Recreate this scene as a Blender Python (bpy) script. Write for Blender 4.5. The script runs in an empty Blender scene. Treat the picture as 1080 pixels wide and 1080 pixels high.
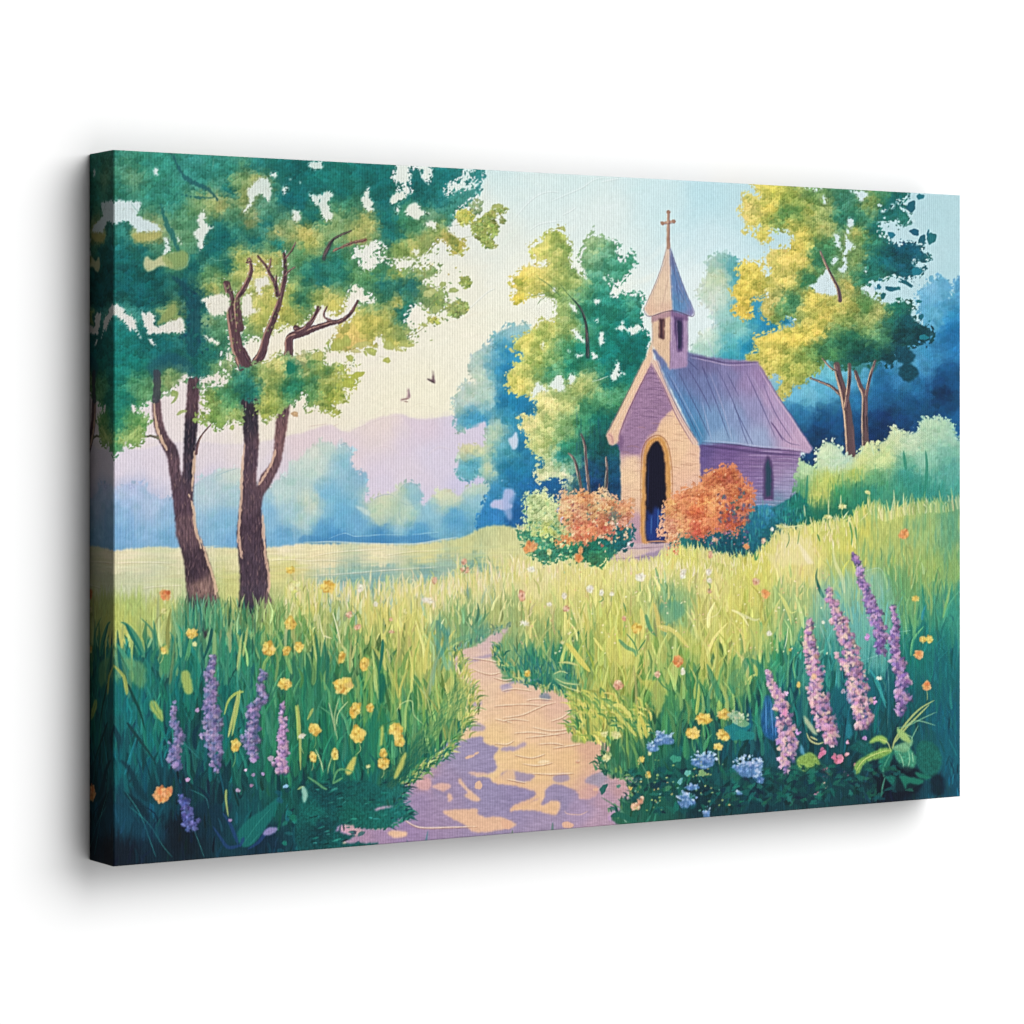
import math, random
import numpy as np
# ---------------------------------------------------------------- the printed picture: a small paint engine
# The artwork is laid out in plane units of the picture (the same units as PX0..PX1 x PY0..PY1 below).
PX0, PX1, PY0, PY1, SC = 116.0, 1017.0, 154.0, 918.0, 1.6
GW, GH = int((PX1-PX0)*SC), int((PY1-PY0)*SC)
rng = np.random.default_rng(7); random.seed(7)
C = np.zeros((GH, GW, 3), np.float32)
ID = np.zeros((GH, GW), np.int16)
GX = (np.arange(GW)/SC+PX0).astype(np.float32)
GY = (np.arange(GH)/SC+PY0).astype(np.float32)

def hx(s):
    if not isinstance(s, str): return np.array(s, np.float32)
    return np.array([int(s[i:i+2], 16) for i in (0, 2, 4)], np.float32)/255
# drawing sheets: each letter is a sheet of the cartoon with its own origin and scale
SH = {'A': (110,150,220), 'B': (320,150,220), 'C': (530,170,220), 'D': (740,180,220), 'E': (860,200,160), 'F': (110,360,220),
      'G': (320,360,220), 'H': (530,380,220), 'I': (740,340,280), 'J': (110,560,220), 'K': (320,560,220), 'L': (530,560,220),
      'M': (740,560,280), 'N': (110,710,220), 'O': (320,700,220), 'P': (530,700,220), 'Z': (0,0,1080)}
def T(s):
    out = []; sh = SH['Z']
    for t in s.replace('\n', ' ').split():
        if t in SH: sh = SH[t]; continue
        v = t.split(','); k = sh[2]/1080.0
        out.append((sh[0]+float(v[0])*k, sh[1]+float(v[1])*k))
    return out
def FP(s):          # colour points:  x,y,hex
    out = []; sh = SH['Z']
    for t in s.replace('\n', ' ').split():
        if t in SH: sh = SH[t]; continue
        v = t.split(','); k = sh[2]/1080.0; c = hx(v[2])
        out.append((sh[0]+float(v[0])*k, sh[1]+float(v[1])*k, c[0], c[1], c[2]))
    return np.array(out, np.float32)

_nc = {}
def noise(sx, sy=None, seed=0):
    """smooth value noise over the whole sheet, cell sx by sy units, range about -1..1"""
    sy = sy or sx; k = (sx, sy, seed)
    if k in _nc: return _nc[k]
    r = np.random.default_rng(seed*7919+int(sx*10)*31+int(sy*10))
    nx, ny = int((PX1-PX0)/sx)+4, int((PY1-PY0)/sy)+4
    g = r.uniform(-1, 1, (ny, nx)).astype(np.float32)
    def lin(n, s):
        t = np.arange(n)/SC/s; i = t.astype(int); f = t-i; return i, (f*f*(3-2*f)).astype(np.float32)
    iy, fy = lin(GH, sy); ix, fx = lin(GW, sx)
    a = g[iy]*(1-fy)[:, None]+g[iy+1]*fy[:, None]
    b = a[:, ix]*(1-fx)+a[:, ix+1]*fx
    _nc[k] = b
    return b
def fbm(s, seed=0, o=3):
    n = 0; a = 1.0
    for i in range(o):
        n = n+a*noise(max(s/2**i, .7), None, seed+i*13); a *= .55
    return n/1.7
def win(x0, y0, x1, y1):
    i0 = max(0, int((x0-PX0)*SC)); i1 = min(GW, int((x1-PX0)*SC)+2)
    j0 = max(0, int((y0-PY0)*SC)); j1 = min(GH, int((y1-PY0)*SC)+2)
    return (i0, i1, j0, j1) if i1 > i0 and j1 > j0 else None
def blur(m, r):
    n = max(1, int(round(r*SC)));
    for ax in (0, 1):
        for _ in range(2):
            p = np.pad(m, [(n+1, n) if a == ax else (0, 0) for a in range(m.ndim)], mode='edge')
            c = np.cumsum(p, axis=ax, dtype=np.float64)
            sl = [slice(None)]*m.ndim; s2 = [slice(None)]*m.ndim
            sl[ax] = slice(2*n+1, None); s2[ax] = slice(0, -(2*n+1))
            m = ((c[tuple(sl)]-c[tuple(s2)])/(2*n+1)).astype(np.float32)
    return m
def smooth_pts(P, n=4, closed=True):
    P = np.array(P, float); N = len(P); out = []
    rngi = range(N) if closed else range(N-1)
    for i in rngi:
        if closed: p0, p1, p2, p3 = P[i-1], P[i], P[(i+1) % N], P[(i+2) % N]
        else: p0, p1, p2, p3 = P[max(i-1, 0)], P[i], P[i+1], P[min(i+2, N-1)]
        for k in range(n):
            t = k/n
            out.append(.5*((2*p1)+(-p0+p2)*t+(2*p0-5*p1+4*p2-p3)*t*t+(-p0+3*p1-3*p2+p3)*t**3))
    if not closed: out.append(P[-1])
    return np.array(out)
def pmask(pts, rag=0.0, rs=4, soft=.45, smooth=True, seed=1):
    """antialiased polygon mask on a window; rag = how far noise tears the edge"""
    P = smooth_pts(pts, 4) if smooth else np.array(pts, float)
    m = rag*2+soft*3+3
    w = win(P[:, 0].min()-m, P[:, 1].min()-m, P[:, 0].max()+m, P[:, 1].max()+m)
    if w is None: return None, None
    i0, i1, j0, j1 = w; S = 2; hh, ww = (j1-j0)*S, (i1-i0)*S
    X = ((P[:, 0]-PX0)*SC-i0)*S; Y = ((P[:, 1]-PY0)*SC-j0)*S
    buf = np.zeros((hh, ww+1), np.int32)
    for k in range(len(P)):
        xa, ya, xb, yb = X[k-1], Y[k-1], X[k], Y[k]
        if ya > yb: xa, ya, xb, yb = xb, yb, xa, ya
        r0, r1 = max(0, math.ceil(ya-.5)), min(hh-1, math.ceil(yb-.5)-1)
        if r1 < r0: continue
        r = np.arange(r0, r1+1); xx = xa+(r+.5-ya)/(yb-ya)*(xb-xa)
        np.add.at(buf, (r, np.clip(np.ceil(xx-.5), 0, ww).astype(int)), 1)
    mk = (np.cumsum(buf, 1)[:, :ww] % 2).astype(np.float32)
    mk = mk.reshape(j1-j0, S, i1-i0, S).mean((1, 3))
    if rag:
        nx = (fbm(rs, seed)*rag*SC)[j0:j1, i0:i1]; ny = (fbm(rs, seed+50)*rag*SC)[j0:j1, i0:i1]
        jj, ii = np.mgrid[0:j1-j0, 0:i1-i0]
        mk = mk[np.clip(jj+ny, 0, j1-j0-1).astype(int), np.clip(ii+nx, 0, i1-i0-1).astype(int)]
    if soft: mk = blur(mk, soft)
    return mk, w
def field(F, X, Y, sp=9.0):
    """colours blended between the colour points F at X,Y"""
    X = np.asarray(X, np.float32); Y = np.asarray(Y, np.float32)
    num = np.zeros(X.shape+(3,), np.float32); den = np.zeros(X.shape, np.float32)
    for x, y, r, g, b in F:
        w = 1/((X-x)**2+(Y-y)**2+sp*sp)**1.9
        den += w; num += w[..., None]*np.array([r, g, b], np.float32)
    return num/den[..., None]
def fieldwin(F, w, warp=5, ws=9, seed=3, sp=9.0, pull=0):
    i0, i1, j0, j1 = w
    q = 2
    X = np.broadcast_to(GX[i0:i1:q], (len(GY[j0:j1:q]), len(GX[i0:i1:q])))+fbm(ws, seed)[j0:j1:q, i0:i1:q]*warp
    Y = np.broadcast_to(GY[j0:j1:q][:, None], X.shape)+fbm(ws, seed+9)[j0:j1:q, i0:i1:q]*warp
    if pull: Y = Y+((noise(1.7, 16, 61)*.6+noise(3.4, 22, 62)*.6)*pull)[j0:j1:q, i0:i1:q]
    f = field(F, X, Y, sp)
    return np.repeat(np.repeat(f, q, 0), q, 1)[:j1-j0, :i1-i0]
def comp(mk, w, col, pid=None, a=1.0):
    i0, i1, j0, j1 = w; al = (mk*a)[..., None]
    C[j0:j1, i0:i1] = C[j0:j1, i0:i1]*(1-al)+col*al
    if pid is not None: ID[j0:j1, i0:i1][mk > .5] = pid
def poly(s, col, pid=None, rag=0, rs=4, soft=.45, smooth=True, a=1.0, seed=1, tex=0.0, F=None, warp=5, ws=9, sp=9.0, td=(2, 2), pull=0):
    pts = T(s) if isinstance(s, str) else s
    mk, w = pmask(pts, rag, rs, soft, smooth, seed)
    if mk is None: return None, None
    i0, i1, j0, j1 = w
    c = fieldwin(F, w, warp, ws, seed+3, sp, pull) if F is not None else np.broadcast_to(hx(col), mk.shape+(3,))
    if tex: c = c*(1+tex*noise(td[0], td[1], 5)[j0:j1, i0:i1]+tex*.7*noise(td[0]*.5, td[1]*.5, 6)[j0:j1, i0:i1])[..., None]
    comp(mk, w, np.clip(c, 0, 1), pid, a)
    return mk, w
def dab(x, y, rx, ry, ang, col, a=1.0, pid=None, hard=3.0, wob=.18):
    R = max(rx, ry)*1.25+1; w = win(x-R, y-R, x+R, y+R)
    if w is None: return
    i0, i1, j0, j1 = w
    dx = GX[i0:i1]-x; dy = (GY[j0:j1]-y)[:, None]; ca, sa = math.cos(ang), math.sin(ang)
    u = (dx*ca+dy*sa)/rx; v = (-dx*sa+dy*ca)/ry
    ph = random.random()*6.28
    d = np.sqrt(u*u+v*v)
    if wob:
        th = np.arctan2(v, u); d = d*(1+wob*(.55*np.sin(th*2+ph)+.4*np.sin(th*3+ph*2.3)+.35*np.sin(th*5+ph*4.1)))
    m = np.clip((1-d)*min(rx, ry)*SC*hard*.5+.5, 0, 1)
    al = (m*a)[..., None]
    C[j0:j1, i0:i1] = C[j0:j1, i0:i1]*(1-al)+col*al
    if pid is not None: ID[j0:j1, i0:i1][m > .5] = pid
def stroke(P, w0, w1, col, a=1.0, pid=None, taper=True, bark=0.0, n=5, soft=1.0):
    """a brush stroke along P, half-width from w0 to w1 (taper: thin at both ends)"""
    P = smooth_pts(P, n, closed=False) if len(P) > 2 else np.array(P, float)
    mx = max(w0, w1)+1.5
    w = win(P[:, 0].min()-mx, P[:, 1].min()-mx, P[:, 0].max()+mx, P[:, 1].max()+mx)
    if w is None: return
    i0, i1, j0, j1 = w; X = GX[i0:i1]; Y = GY[j0:j1][:, None]
    N = len(P)-1; best = np.full((j1-j0, i1-i0), -9., np.float32)
    for k in range(N):
        ax, ay = P[k]; bx, by = P[k+1]; ex, ey = bx-ax, by-ay; L = ex*ex+ey*ey+1e-9
        t = np.clip(((X-ax)*ex+(Y-ay)*ey)/L, 0, 1)
        d = np.sqrt((X-ax-t*ex)**2+(Y-ay-t*ey)**2)
        g = (k+t)/N; r = w0+(w1-w0)*g
        if taper: r = r*np.sqrt(np.clip(4*g*(1.02-g), 0.02, 1))
        best = np.maximum(best, r-d)
    if bark: best = best+bark*noise(1.6, 4, 8)[j0:j1, i0:i1]
    m = np.clip(best*SC/soft+.5, 0, 1); al = (m*a)[..., None]
    C[j0:j1, i0:i1] = C[j0:j1, i0:i1]*(1-al)+col*al
    if pid is not None: ID[j0:j1, i0:i1][m > .5] = pid
def jit(c, v=.05, h=.02):
    return np.clip(c*(1+random.gauss(0, v))+np.array([random.gauss(0, h) for _ in range(3)], np.float32), 0, 1)
def inmask(mk, w, n, thr=.5):
    js, is_ = np.nonzero(mk > thr)
    if not len(js): return []
    k = rng.integers(0, len(js), n)
    return list(zip((is_[k]+w[0])/SC+PX0, (js[k]+w[2])/SC+PY0))
def leaves(mk, w, F, n, r=(1.5, 4), asp=.7, a=.55, v=.10, h=.025, pid=None, sp=9., hard=2.0, thr=.5, ang=None, shift=5):
    pts = inmask(mk, w, n, thr)
    if not pts: return
    arr = np.array(pts)
    cols = field(F, arr[:, 0]+rng.normal(0, shift, n), arr[:, 1]+rng.normal(0, shift, n), sp)
    for (x, y), c in zip(pts, cols):
        R = r[0]+(r[1]-r[0])*random.random()**2
        an = random.random()*3.14 if ang is None else random.gauss(ang, .4)
        dab(x, y, R, R*(asp+(1-asp)*random.random()), an, jit(c, v, h), a*(.5+.5*random.random()), pid, hard)
def clumps(mk, w, F, dens=1.0, r=(1.6, 4.2), sp=4.5, pid=None, v=.05, h=.016, dark=.84, edge=1.0, lean=.5, a=.9, er=(.7, 1.7), con=.12, warm=False):
    """overlapping crisp dabs of foliage, each with a darker underside, and loose leaves along the rim"""
    area = float((mk > .5).sum())/SC/SC; gv = noise(9, 9, 31); gw = np.tanh(5*(noise(10, 7.5, 32)+.5*noise(4, 3.2, 33)))
    inner = blur(mk, r[1]*.35)
    for lo_, hi_, k_, al in ((r[1]*.7, r[1]*1.25, .8, .8), (r[0]*1.4, r[1]*.8, 1.3, .9), (r[0]*.8, r[0]*1.6, .4, .7)):
        R0 = (lo_+hi_)/2; n = int(area/(R0*R0)*.42*k_*dens)
        pts = inmask(inner, w, n, .8)
        if not pts: continue
        arr = np.array(pts); cols = field(F, arr[:, 0]+rng.normal(0, 2.4, n), arr[:, 1]+rng.normal(0, 2.4, n), sp)
        for (x, y), c in zip(pts, cols):
            R = random.uniform(lo_, hi_)
            j = min(GH-1, int((y-PY0)*SC)); i = min(GW-1, int((x-PX0)*SC))
            fv = 1+.07*gv[j, i]+con*gw[j, i]; c = jit(c, v*.7, h*.7)*np.array([fv**.7, fv**1.3, fv**1.2] if warm else [fv**1.3, fv**.85, fv]); an = random.uniform(-1.1, .7); q = random.uniform(.5, .85)
            if random.random() < .55: dab(x+R*.28*lean*2, y+R*.42, R*.95, R*q*.9, an, c*np.array([dark*1.15, dark*.88, dark*.95] if warm else [dark*.92, dark*1.03, dark*.98]), .7*a, None, 2.2, .3)
            dab(x, y, R, R*q, an, np.clip(c*1.02, 0, 1), a*al*random.uniform(.6, 1), None, 2.6, .32)
            if R > 2.2 and random.random() < .3: dab(x-R*.25, y-R*.3, R*.4, R*.2, an, np.clip(c*1.13, 0, 1), .5*a, None, 2, .3)
    if edge:
        b = blur(mk, 1.1); rim = ((b > .05) & (b < .6)).astype(np.float32)
        m = int(rim.sum()/SC/SC*.16*edge); pts = inmask(rim, w, m, .5)
        if pts:
            arr = np.array(pts); cols = field(F, arr[:, 0], arr[:, 1], sp)
            for (x, y), c in zip(pts, cols):
                R = random.uniform(er[0], er[1]*1.6); x += random.gauss(0, .9); y += random.gauss(0, .9); an = random.random()*3.14; c = np.clip(jit(c, .06, .015), 0, 1)
                dab(x, y, R, R*random.uniform(.4, .75), an, c, .95, pid, 3, .3)
                for _ in range(random.choice((0, 1, 2))): dab(x+random.gauss(0, 2), y+random.gauss(0, 2), R*.5, R*.35, random.random()*3, c, .9, pid, 3, .3)
def lace(mk, w, BG, BI, thr=.34, depth=3.0, sx=2.6, seed=71):
    """gaps of sky torn into a crown close to its rim"""
    i0, i1, j0, j1 = w; b = blur(mk, depth)
    n = (noise(sx, sx*.9, seed)+.5*noise(sx*.45, sx*.45, seed+1))[j0:j1, i0:i1]
    m = np.clip((n-thr-(b-.55)*2.2)*6, 0, 1)*(b > .2)*(mk > .05); al = m[..., None]
    C[j0:j1, i0:i1] = C[j0:j1, i0:i1]*(1-al)+BG[j0:j1, i0:i1]*al
    k = m > .5; ID[j0:j1, i0:i1][k] = BI[j0:j1, i0:i1][k]
def curls(mk, w, n, dark=.62, L=(2, 5)):
    """short ink-like curls that edge the dabs of paint"""
    for x, y in inmask(mk, w, n, .8):
        i = min(GW-1, max(0, int((x-PX0)*SC))); j = min(GH-1, max(0, int((y-PY0)*SC)))
        c = C[j, i]*np.array([dark, dark*.95, dark*.8]); r = random.uniform(*L); a0 = random.random()*6.28; s = random.uniform(1.2, 3.2)
        stroke([(x+r*math.cos(a0+s*t)*.6, y+r*math.sin(a0+s*t)*.6) for t in (0, .33, .66, 1)], .28, .3, c, .5, None, n=2)
def holes(s, BG, BI, rag=1.3, a=1.0, tint=None, pid=None, F=None):
    for q in s.strip().split(';'):
        if not q.strip(): continue
        mk, w = pmask(T(q), rag, 2.5, .4)
        if mk is None: continue
        i0, i1, j0, j1 = w
        c = BG[j0:j1, i0:i1]
        if tint is not None: c = c*.5+hx(tint)*.5
        al = (mk*a)[..., None]
        C[j0:j1, i0:i1] = C[j0:j1, i0:i1]*(1-al)+c*al
        m = mk > .5; ib = ID[j0:j1, i0:i1].copy(); ID[j0:j1, i0:i1][m] = BI[j0:j1, i0:i1][m]
        if F is not None:      # leaves hanging into the gap
            b = blur(mk, .8); rim = ((b > .3) & (b < .8)).astype(np.float32); pts = inmask(rim, w, int(rim.sum()/SC/SC*.30), .5)
            for x, y in pts:
                c = field(F, np.array([x]), np.array([y+random.gauss(0, 3)]), 4.5)[0]; R = random.uniform(.7, 1.9)
                dab(x, y, R, R*random.uniform(.4, .8), random.random()*3.14, jit(c, .08, .015), .95, int(ib[int(ib.shape[0]*.02), int(ib.shape[1]*.5)]) or None, 3, .32)
def lines(s, w, col, a=.6, pid=None, w1=None):
    for q in s.strip().split(';'):
        if q.strip(): stroke(T(q), w, w1 or w, hx(col), a, pid)
PARTS = [('print_backing', None, None)]      # (name, parent id, label)
def part(name, parent=None, label=None):
    PARTS.append((name, parent, label)); return len(PARTS)-1
def limb(s, w0, w1, pid, dark='43323e', lit='c08a74', side=1, bark=.5, tap=False, rim=.35):
    P = T(s); stroke(P, w0, w1, hx(dark), 1, pid, taper=tap, bark=bark)
    Q = smooth_pts(P, 5, False); N = len(Q)
    W = lambda k: w0+(w1-w0)*k/(N-1)
    for rep in range(int(3+len(Q)*1.2)):       # bark streaks along the limb
        k0 = random.randrange(0, max(1, N-3)); k1 = min(N-1, k0+random.randint(2, 5)); o = random.uniform(-.8, .8)
        pts = [(Q[k][0]+o*W(k), Q[k][1]+random.uniform(-.3, .3)) for k in range(k0, k1+1)]
        c = hx(random.choice(['6d4c56', '2c2434', '5a3f4c', '7f5a5e', '332838', '8a6468']))
        stroke(pts, .35, .5, c, .7, None, n=2)
    pts = [(Q[k][0]+side*W(k)*.82, Q[k][1]) for k in range(N)]
    if len(pts) > 1: stroke(pts, max(.3, w0*.2), max(.35, w1*.2), hx(lit), rim*1.6, None, n=2, bark=.3)

# ---------------------------------------------------------------- the picture itself, back to front
def flat(s, col, pid, rag=.6, a=1, **k): return poly(s, col, pid, rag=rag, a=a, **k)
# sky
p_sky = part('painted_sky')
F = FP('''Z 330,180,c8dcd8 540,170,c2e2e2 520,250,dfe6d8 480,300,ebe8d0 450,420,f2ebca 430,440,f0e6c6 700,205,c2e3e6 620,230,d8e9e4 620,300,eef2e2
 740,205,abd8e2 740,300,dcecea 760,260,c2e2e8 800,230,a9d2da 990,230,a2cdd5 1000,290,a2cdd6 960,270,b0d4dc 140,440,e4d3d6 125,480,decfd6 300,420,eddfc8 300,390,efe4c4 200,430,e5d6d2
 350,260,e2e4d8 140,235,c6dbe2 220,250,d9e1da 250,320,e8e2d4 560,300,f0f1de 560,200,d3e8e4 480,240,e2e6da 600,190,cbe6e4 490,360,f1ebcf 540,340,eeecd2 400,330,efe6d2 880,250,bfdbe2''')
w = (0, GW, 0, GH); c = fieldwin(F, w, 7, 30, 3, 22.)
C[:] = c*(1+.012*noise(3, 9, 4)+.010*noise(1.5, 1.5, 5))[..., None]; ID[:] = p_sky
for i in range(900):                                   # loose brushwork of the sky
    x, y = random.uniform(PX0, PX1), random.uniform(PY0, 470); cc = field(F, np.array([x+random.gauss(0, 14)]), np.array([y+random.gauss(0, 10)]), 22.)[0]
    dab(x, y, random.uniform(6, 16), random.uniform(1.5, 4), random.gauss(-.35, .3), jit(cc, .012, .006), .35, None, .5)
def ridge(s, dk='9fb4b0', lt='ffffff', a=.5, w=.4):
    for q in s.split(';'):
        P = T(q); stroke(P, w, w, hx(dk), a); stroke([(x-.2, y-1) for x, y in P], w*1.3, w*1.3, hx(lt), a)
ridge('C 60,300 130,220 190,175 250,160 295,165; C 250,210 340,170 410,140 470,100 520,88; C 510,110 560,100 600,92; C 310,280 350,262 380,240; C 140,360 200,325 310,310; C 350,480 380,450 ; B 850,870 950,780 990,760', a=.38)
ridge('B 700,900 760,930 900,880; G 380,370 420,345 500,350; G 570,330 620,320 680,350', 'd8c8a0', 'fbf5dc', .3)
ridge('G 20,440 120,425 ; G 150,440 180,425', 'c79a90', 'f4e6c8', .5)
# far lavender mountains
p_mt = part('painted_mountain', None, 'pale lavender mountain ridge in the far distance of the picture')
F = FP('''Z 125,490,dacddb 160,490,d9cbd8 200,480,dccdd2 260,475,dfcfcf 320,462,dcc4c8 400,442,e2ccc6 450,445,d5bfcf 350,480,dcc6cc 430,500,d6c6d4 460,480,cfc4da 480,445,cfc2d8 400,520,d2c4d8 220,520,c6bdd8
 300,500,d3c6d2 560,440,bdb4da 500,510,c2bcdc 140,520,a9b2d4 430,530,ccc0da''')
mk, w = poly('F 20,555 100,545 200,560 300,530 400,520 520,520 640,530 800,520 960,485 G 0,470 60,450 130,430 170,445 210,465 250,460 310,430 360,400 420,385 500,372 560,395 640,398 700,392 750,385 800,380 850,360 1000,350 1200,500 1200,1080 -1000,1080', 0, p_mt, .5, 4, .9, F=F, warp=6, ws=18, sp=14, tex=.012)
leaves(mk, w, F, 900, (3, 10), .3, .25, .02, .008, sp=14, hard=.5, ang=-.3)
ridge('G 200,470 300,440 400,400 500,385; G 360,555 430,545 500,590; G 640,590 700,550 760,560', 'c9a9b4', 'e9d6d4', .3)
# hazy wooded hills, greenish on the left
p_fw = part('painted_woodland', None, 'blurred blue woodland along the foot of the mountains')
F = FP('''Z 130,515,a3b4d8 125,540,7ca5d2 125,560,689ccc 160,530,9bb3d6 180,545,7fa8d0 180,565,6aa0cc 215,515,a9c2cc 250,500,c3d0c4 250,520,a2c2cc 280,540,72a9cf 240,550,72a8cc 250,568,639ccb 300,520,b0cbc4 310,540,8fb9c8 300,565,5d9bc8
 330,490,bcd0c4 330,475,ccd2c2 345,472,b4c8bc 358,470,a9c4c8 362,485,7fb4cc 345,520,6cabce 325,530,c2ceb4 318,545,a8c4b8 360,540,5fa2cb 340,560,5096c6 380,502,7aa9c4 380,550,5f9fc9 405,525,c9cfa8 397,540,b8c8a4 420,515,c3ceb0 434,515,84b4bc 440,525,7cb0c0 428,540,b0c8ac 450,540,7cb3c8 465,520,ccd0a4 475,525,c3cca8 500,512,b5c8b0 500,530,7fb4c4 480,545,4c97c6 520,545,2f82bd 440,560,4a94c6 350,568,3a82bb 400,566,3c84bc 540,560,2474b0''')
mk, w = poly('F 30,790 48,780 90,750 130,738 190,745 230,780 280,810 340,815 420,800 460,745 520,700 600,665 680,655 740,680 800,760 860,760 880,720 940,700 960,640 1020,600 G 20,560 80,525 140,520 170,560 180,535 210,530 240,545 245,590 240,620 260,665 290,690 315,672 330,700 325,750 310,800 330,835 360,815 400,795 440,790 480,770 500,740 540,730 590,745 610,790 605,830 625,850 660,810 720,765 760,770 800,800 840,760 900,740 960,735 1100,740 1200,1080 -1000,1080', 0, p_fw, 1.1, 3, .7, F=F, warp=4, ws=8, sp=7, tex=.02)
clumps(mk, w, F, .7, (2, 6), 6, p_fw, v=.02, h=.008, dark=.96, a=.4, edge=.5, con=.025)
lines('G 360,815 390,800 440,790 475,805; G 500,770 520,740 560,735 600,755 608,800; G 500,830 540,845 590,835; G 500,850 495,900 510,930; G 620,900 615,850', .3, '5f8fa8', .5)
lines('G 235,680 290,665 310,690 300,760; G 180,540 210,532 240,560; F 560,700 640,670 690,655', .3, '5c8fb0', .4)
flat('G 270,850 330,870 345,900 310,890', 'cddcd0', None, .4, .6)
flat('G 0,1045 0,1000 60,1005 130,1015 170,1000 210,985 250,1000 300,1005 420,1010 520,1005 640,1000 700,1030 600,1045 480,1040 300,1048', '3d80b8', p_fw, 1.6, .6)
lines('G 130,1020 210,992 270,1008 400,1000 520,1000; G 0,975 40,970; G 560,1000 700,985', .35, 'a9d0dc', .6)
for i in range(260):
    x = random.uniform(120, 330); y = random.uniform(515, 572); dab(x, y, .5, random.uniform(5, 14), 0, jit(np.array([.62, .76, .85]), .08), .12, None, 1)
BG0, BI0 = C.copy(), ID.copy()
# blue tree left of centre
p_bt = part('painted_tree', None, 'hazy blue tree left of the chapel'); 
F = FP('''G 900,80,b0c8ba 930,40,9cc0c0 850,290,b3c4b2 800,330,a9c2b8 940,280,a9c6b4 900,190,b8c9b0 1040,60,1d80b0 1000,90,5aa4bc 1050,150,1a7dae 1040,300,1a7cae 860,390,3a93bd 920,410,2f8cba 980,460,b5c8a5 1000,600,4295b0 840,560,d3ca94 870,545,d3cc90 930,570,c9cf98 960,650,c3cd98 860,650,4f9fb8 880,620,3f96b8 1040,650,1778a2 1000,800,2f86bb 960,900,2a7cbc
 C 40,880,7fb4bc 100,870,8ab8b4 60,960,3f95b8 60,1000,2488b4 20,1060,1b7db0 H 60,200,1680ae 100,230,1a7cae 40,300,2f90b4 40,480,3f98ac 100,560,1c80ac 130,650,1668a4 60,800,1a5f9f 200,680,165f9c 300,640,155c96 40,600,1d74a8 100,430,1b78aa 460,600,134e78 580,560,0e4c72 300,520,187a90''')
mk, w = poly('G 780,380 785,300 820,240 840,215 900,220 865,170 860,110 890,60 940,20 B 960,1060 1000,990 1080,950 C 60,850 130,850 180,900 500,1000 H 600,200 620,720 300,760 120,880 40,870 G 1080,1000 900,975 940,830 960,780 960,740 900,690 850,720 800,690 805,600 820,540 870,530 930,545 945,480 950,430 930,410 880,430 850,445 800,465 790,400', 0, p_bt, 1.6, 3, .5, F=F, warp=4, ws=6, sp=6, tex=.03)
clumps(mk, w, F, .9, (1.6, 5.5), 6, p_bt, v=.04, dark=.92, a=.55, edge=.7, con=.05)
curls(mk, w, 150, .75)
poly('G 965,850 990,820 1030,815 1040,770 1070,765 1085,790 1060,830 1080,850 1050,870 1000,865', 'b5b3dc', BI0[10,10], rag=.8, a=.95)
poly('H 0,690 30,660 60,680 60,720 45,760 40,830 10,790', '8fa4d6', None, rag=1.2, a=.75, soft=1.2)
poly('H 28,410 50,395 70,370 78,400 72,450 50,455', 'c4cfe4', None, rag=.5, a=.95); lines('H 65,370 62,395', .3, 'ccd6e8', .8)
for x, y in inmask(mk, w, 130): 
    if y > 470: dab(x, y, random.uniform(.4, 1), random.uniform(.4, 1), 0, hx('8fc0d8'), .5)
# pale blue-green tree behind the steeple
p_pt = part('painted_tree', None, 'pale blue green tree behind the chapel roof')
F = FP('''D 60,480,9cbfae 100,450,86b4a8 150,470,4f9fa8 60,640,cdd8c4 40,560,b9cba8 90,560,b9c49c 110,660,a8c8b4 110,750,8ec1b9 180,560,3f9db0 200,700,2a91b2 200,830,74bcb4 190,800,7fc0b4 40,900,a0cab8 20,850,cfe0cc 150,900,4fa9b0 240,900,1283ad 250,750,2b93b4 330,800,1c86b0 140,960,2f98b0 60,700,c9d8c8 300,740,2489b4 380,780,167fa8''')
mk, w = poly('C 1060,530 D 20,480 60,445 130,430 170,450 200,490 230,560 300,640 420,740 480,800 420,900 300,985 200,985 100,975 -20,955 C 985,985 985,950 1040,890 1080,860 D 40,820 80,790 50,740 C 1080,760 1050,740 1010,690 1040,650 1080,640 D 0,600 20,560', 0, p_pt, 1.4, 3, .6, F=F, warp=4, ws=6, sp=6, tex=.03)
clumps(mk, w, F, .9, (1.5, 5), 6, p_pt, v=.03, dark=.94, a=.5, edge=.8, con=.04); curls(mk, w, 80, .75)
# deep blue wood at the right
p_dw = part('painted_woodland', None, 'deep blue wood behind the right hand tree')
F = FP('''E 860,750,5aa2c9 900,680,4f98bd 830,700,69a8cc 1000,680,4593c2 940,820,4496c6 980,900,2385bd 850,900,58a7cc 1010,1000,1070ad I 1000,60,1a6ca6 930,130,2f83b6 980,220,0b4a7c 980,280,08305c 1010,330,0b4573 900,180,3a8abc 880,260,1c6a9e 860,330,0e4f80 700,400,0c3e70 480,380,0e4b7c 480,450,0b3a68 430,290,63b0cc 420,320,58a8c8 500,270,4aa0c4 400,370,1f70a4 600,130,5fb0c8 520,190,5fb4c8 850,130,3f8fbd 840,160,4a9ac4 760,280,145c90 720,230,1d6ca0 640,210,4a9cc0 1040,400,10609a 1040,250,0c5488 680,450,08366a 740,400,0c2f60 450,560,0b3f6f 640,330,1f6fa5 640,400,0f4f85 800,420,0f4478 560,420,0f4c80 350,250,5aa8c8 300,200,88b8cc 800,240,2f7fb4''')
mk, w = poly('E 745,740 750,710 770,690 820,665 870,625 920,630 960,670 965,720 940,780 990,740 985,660 1010,635 1060,610 1100,700 1100,1080 I 1100,560 400,640 430,500 300,300 D 290,990 400,820 500,780 E 200,900 500,950 760,960 740,860', 0, p_dw, 1.3, 3, .5, F=F, warp=5, ws=7, sp=6, tex=.04, td=(2, 3))
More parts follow.
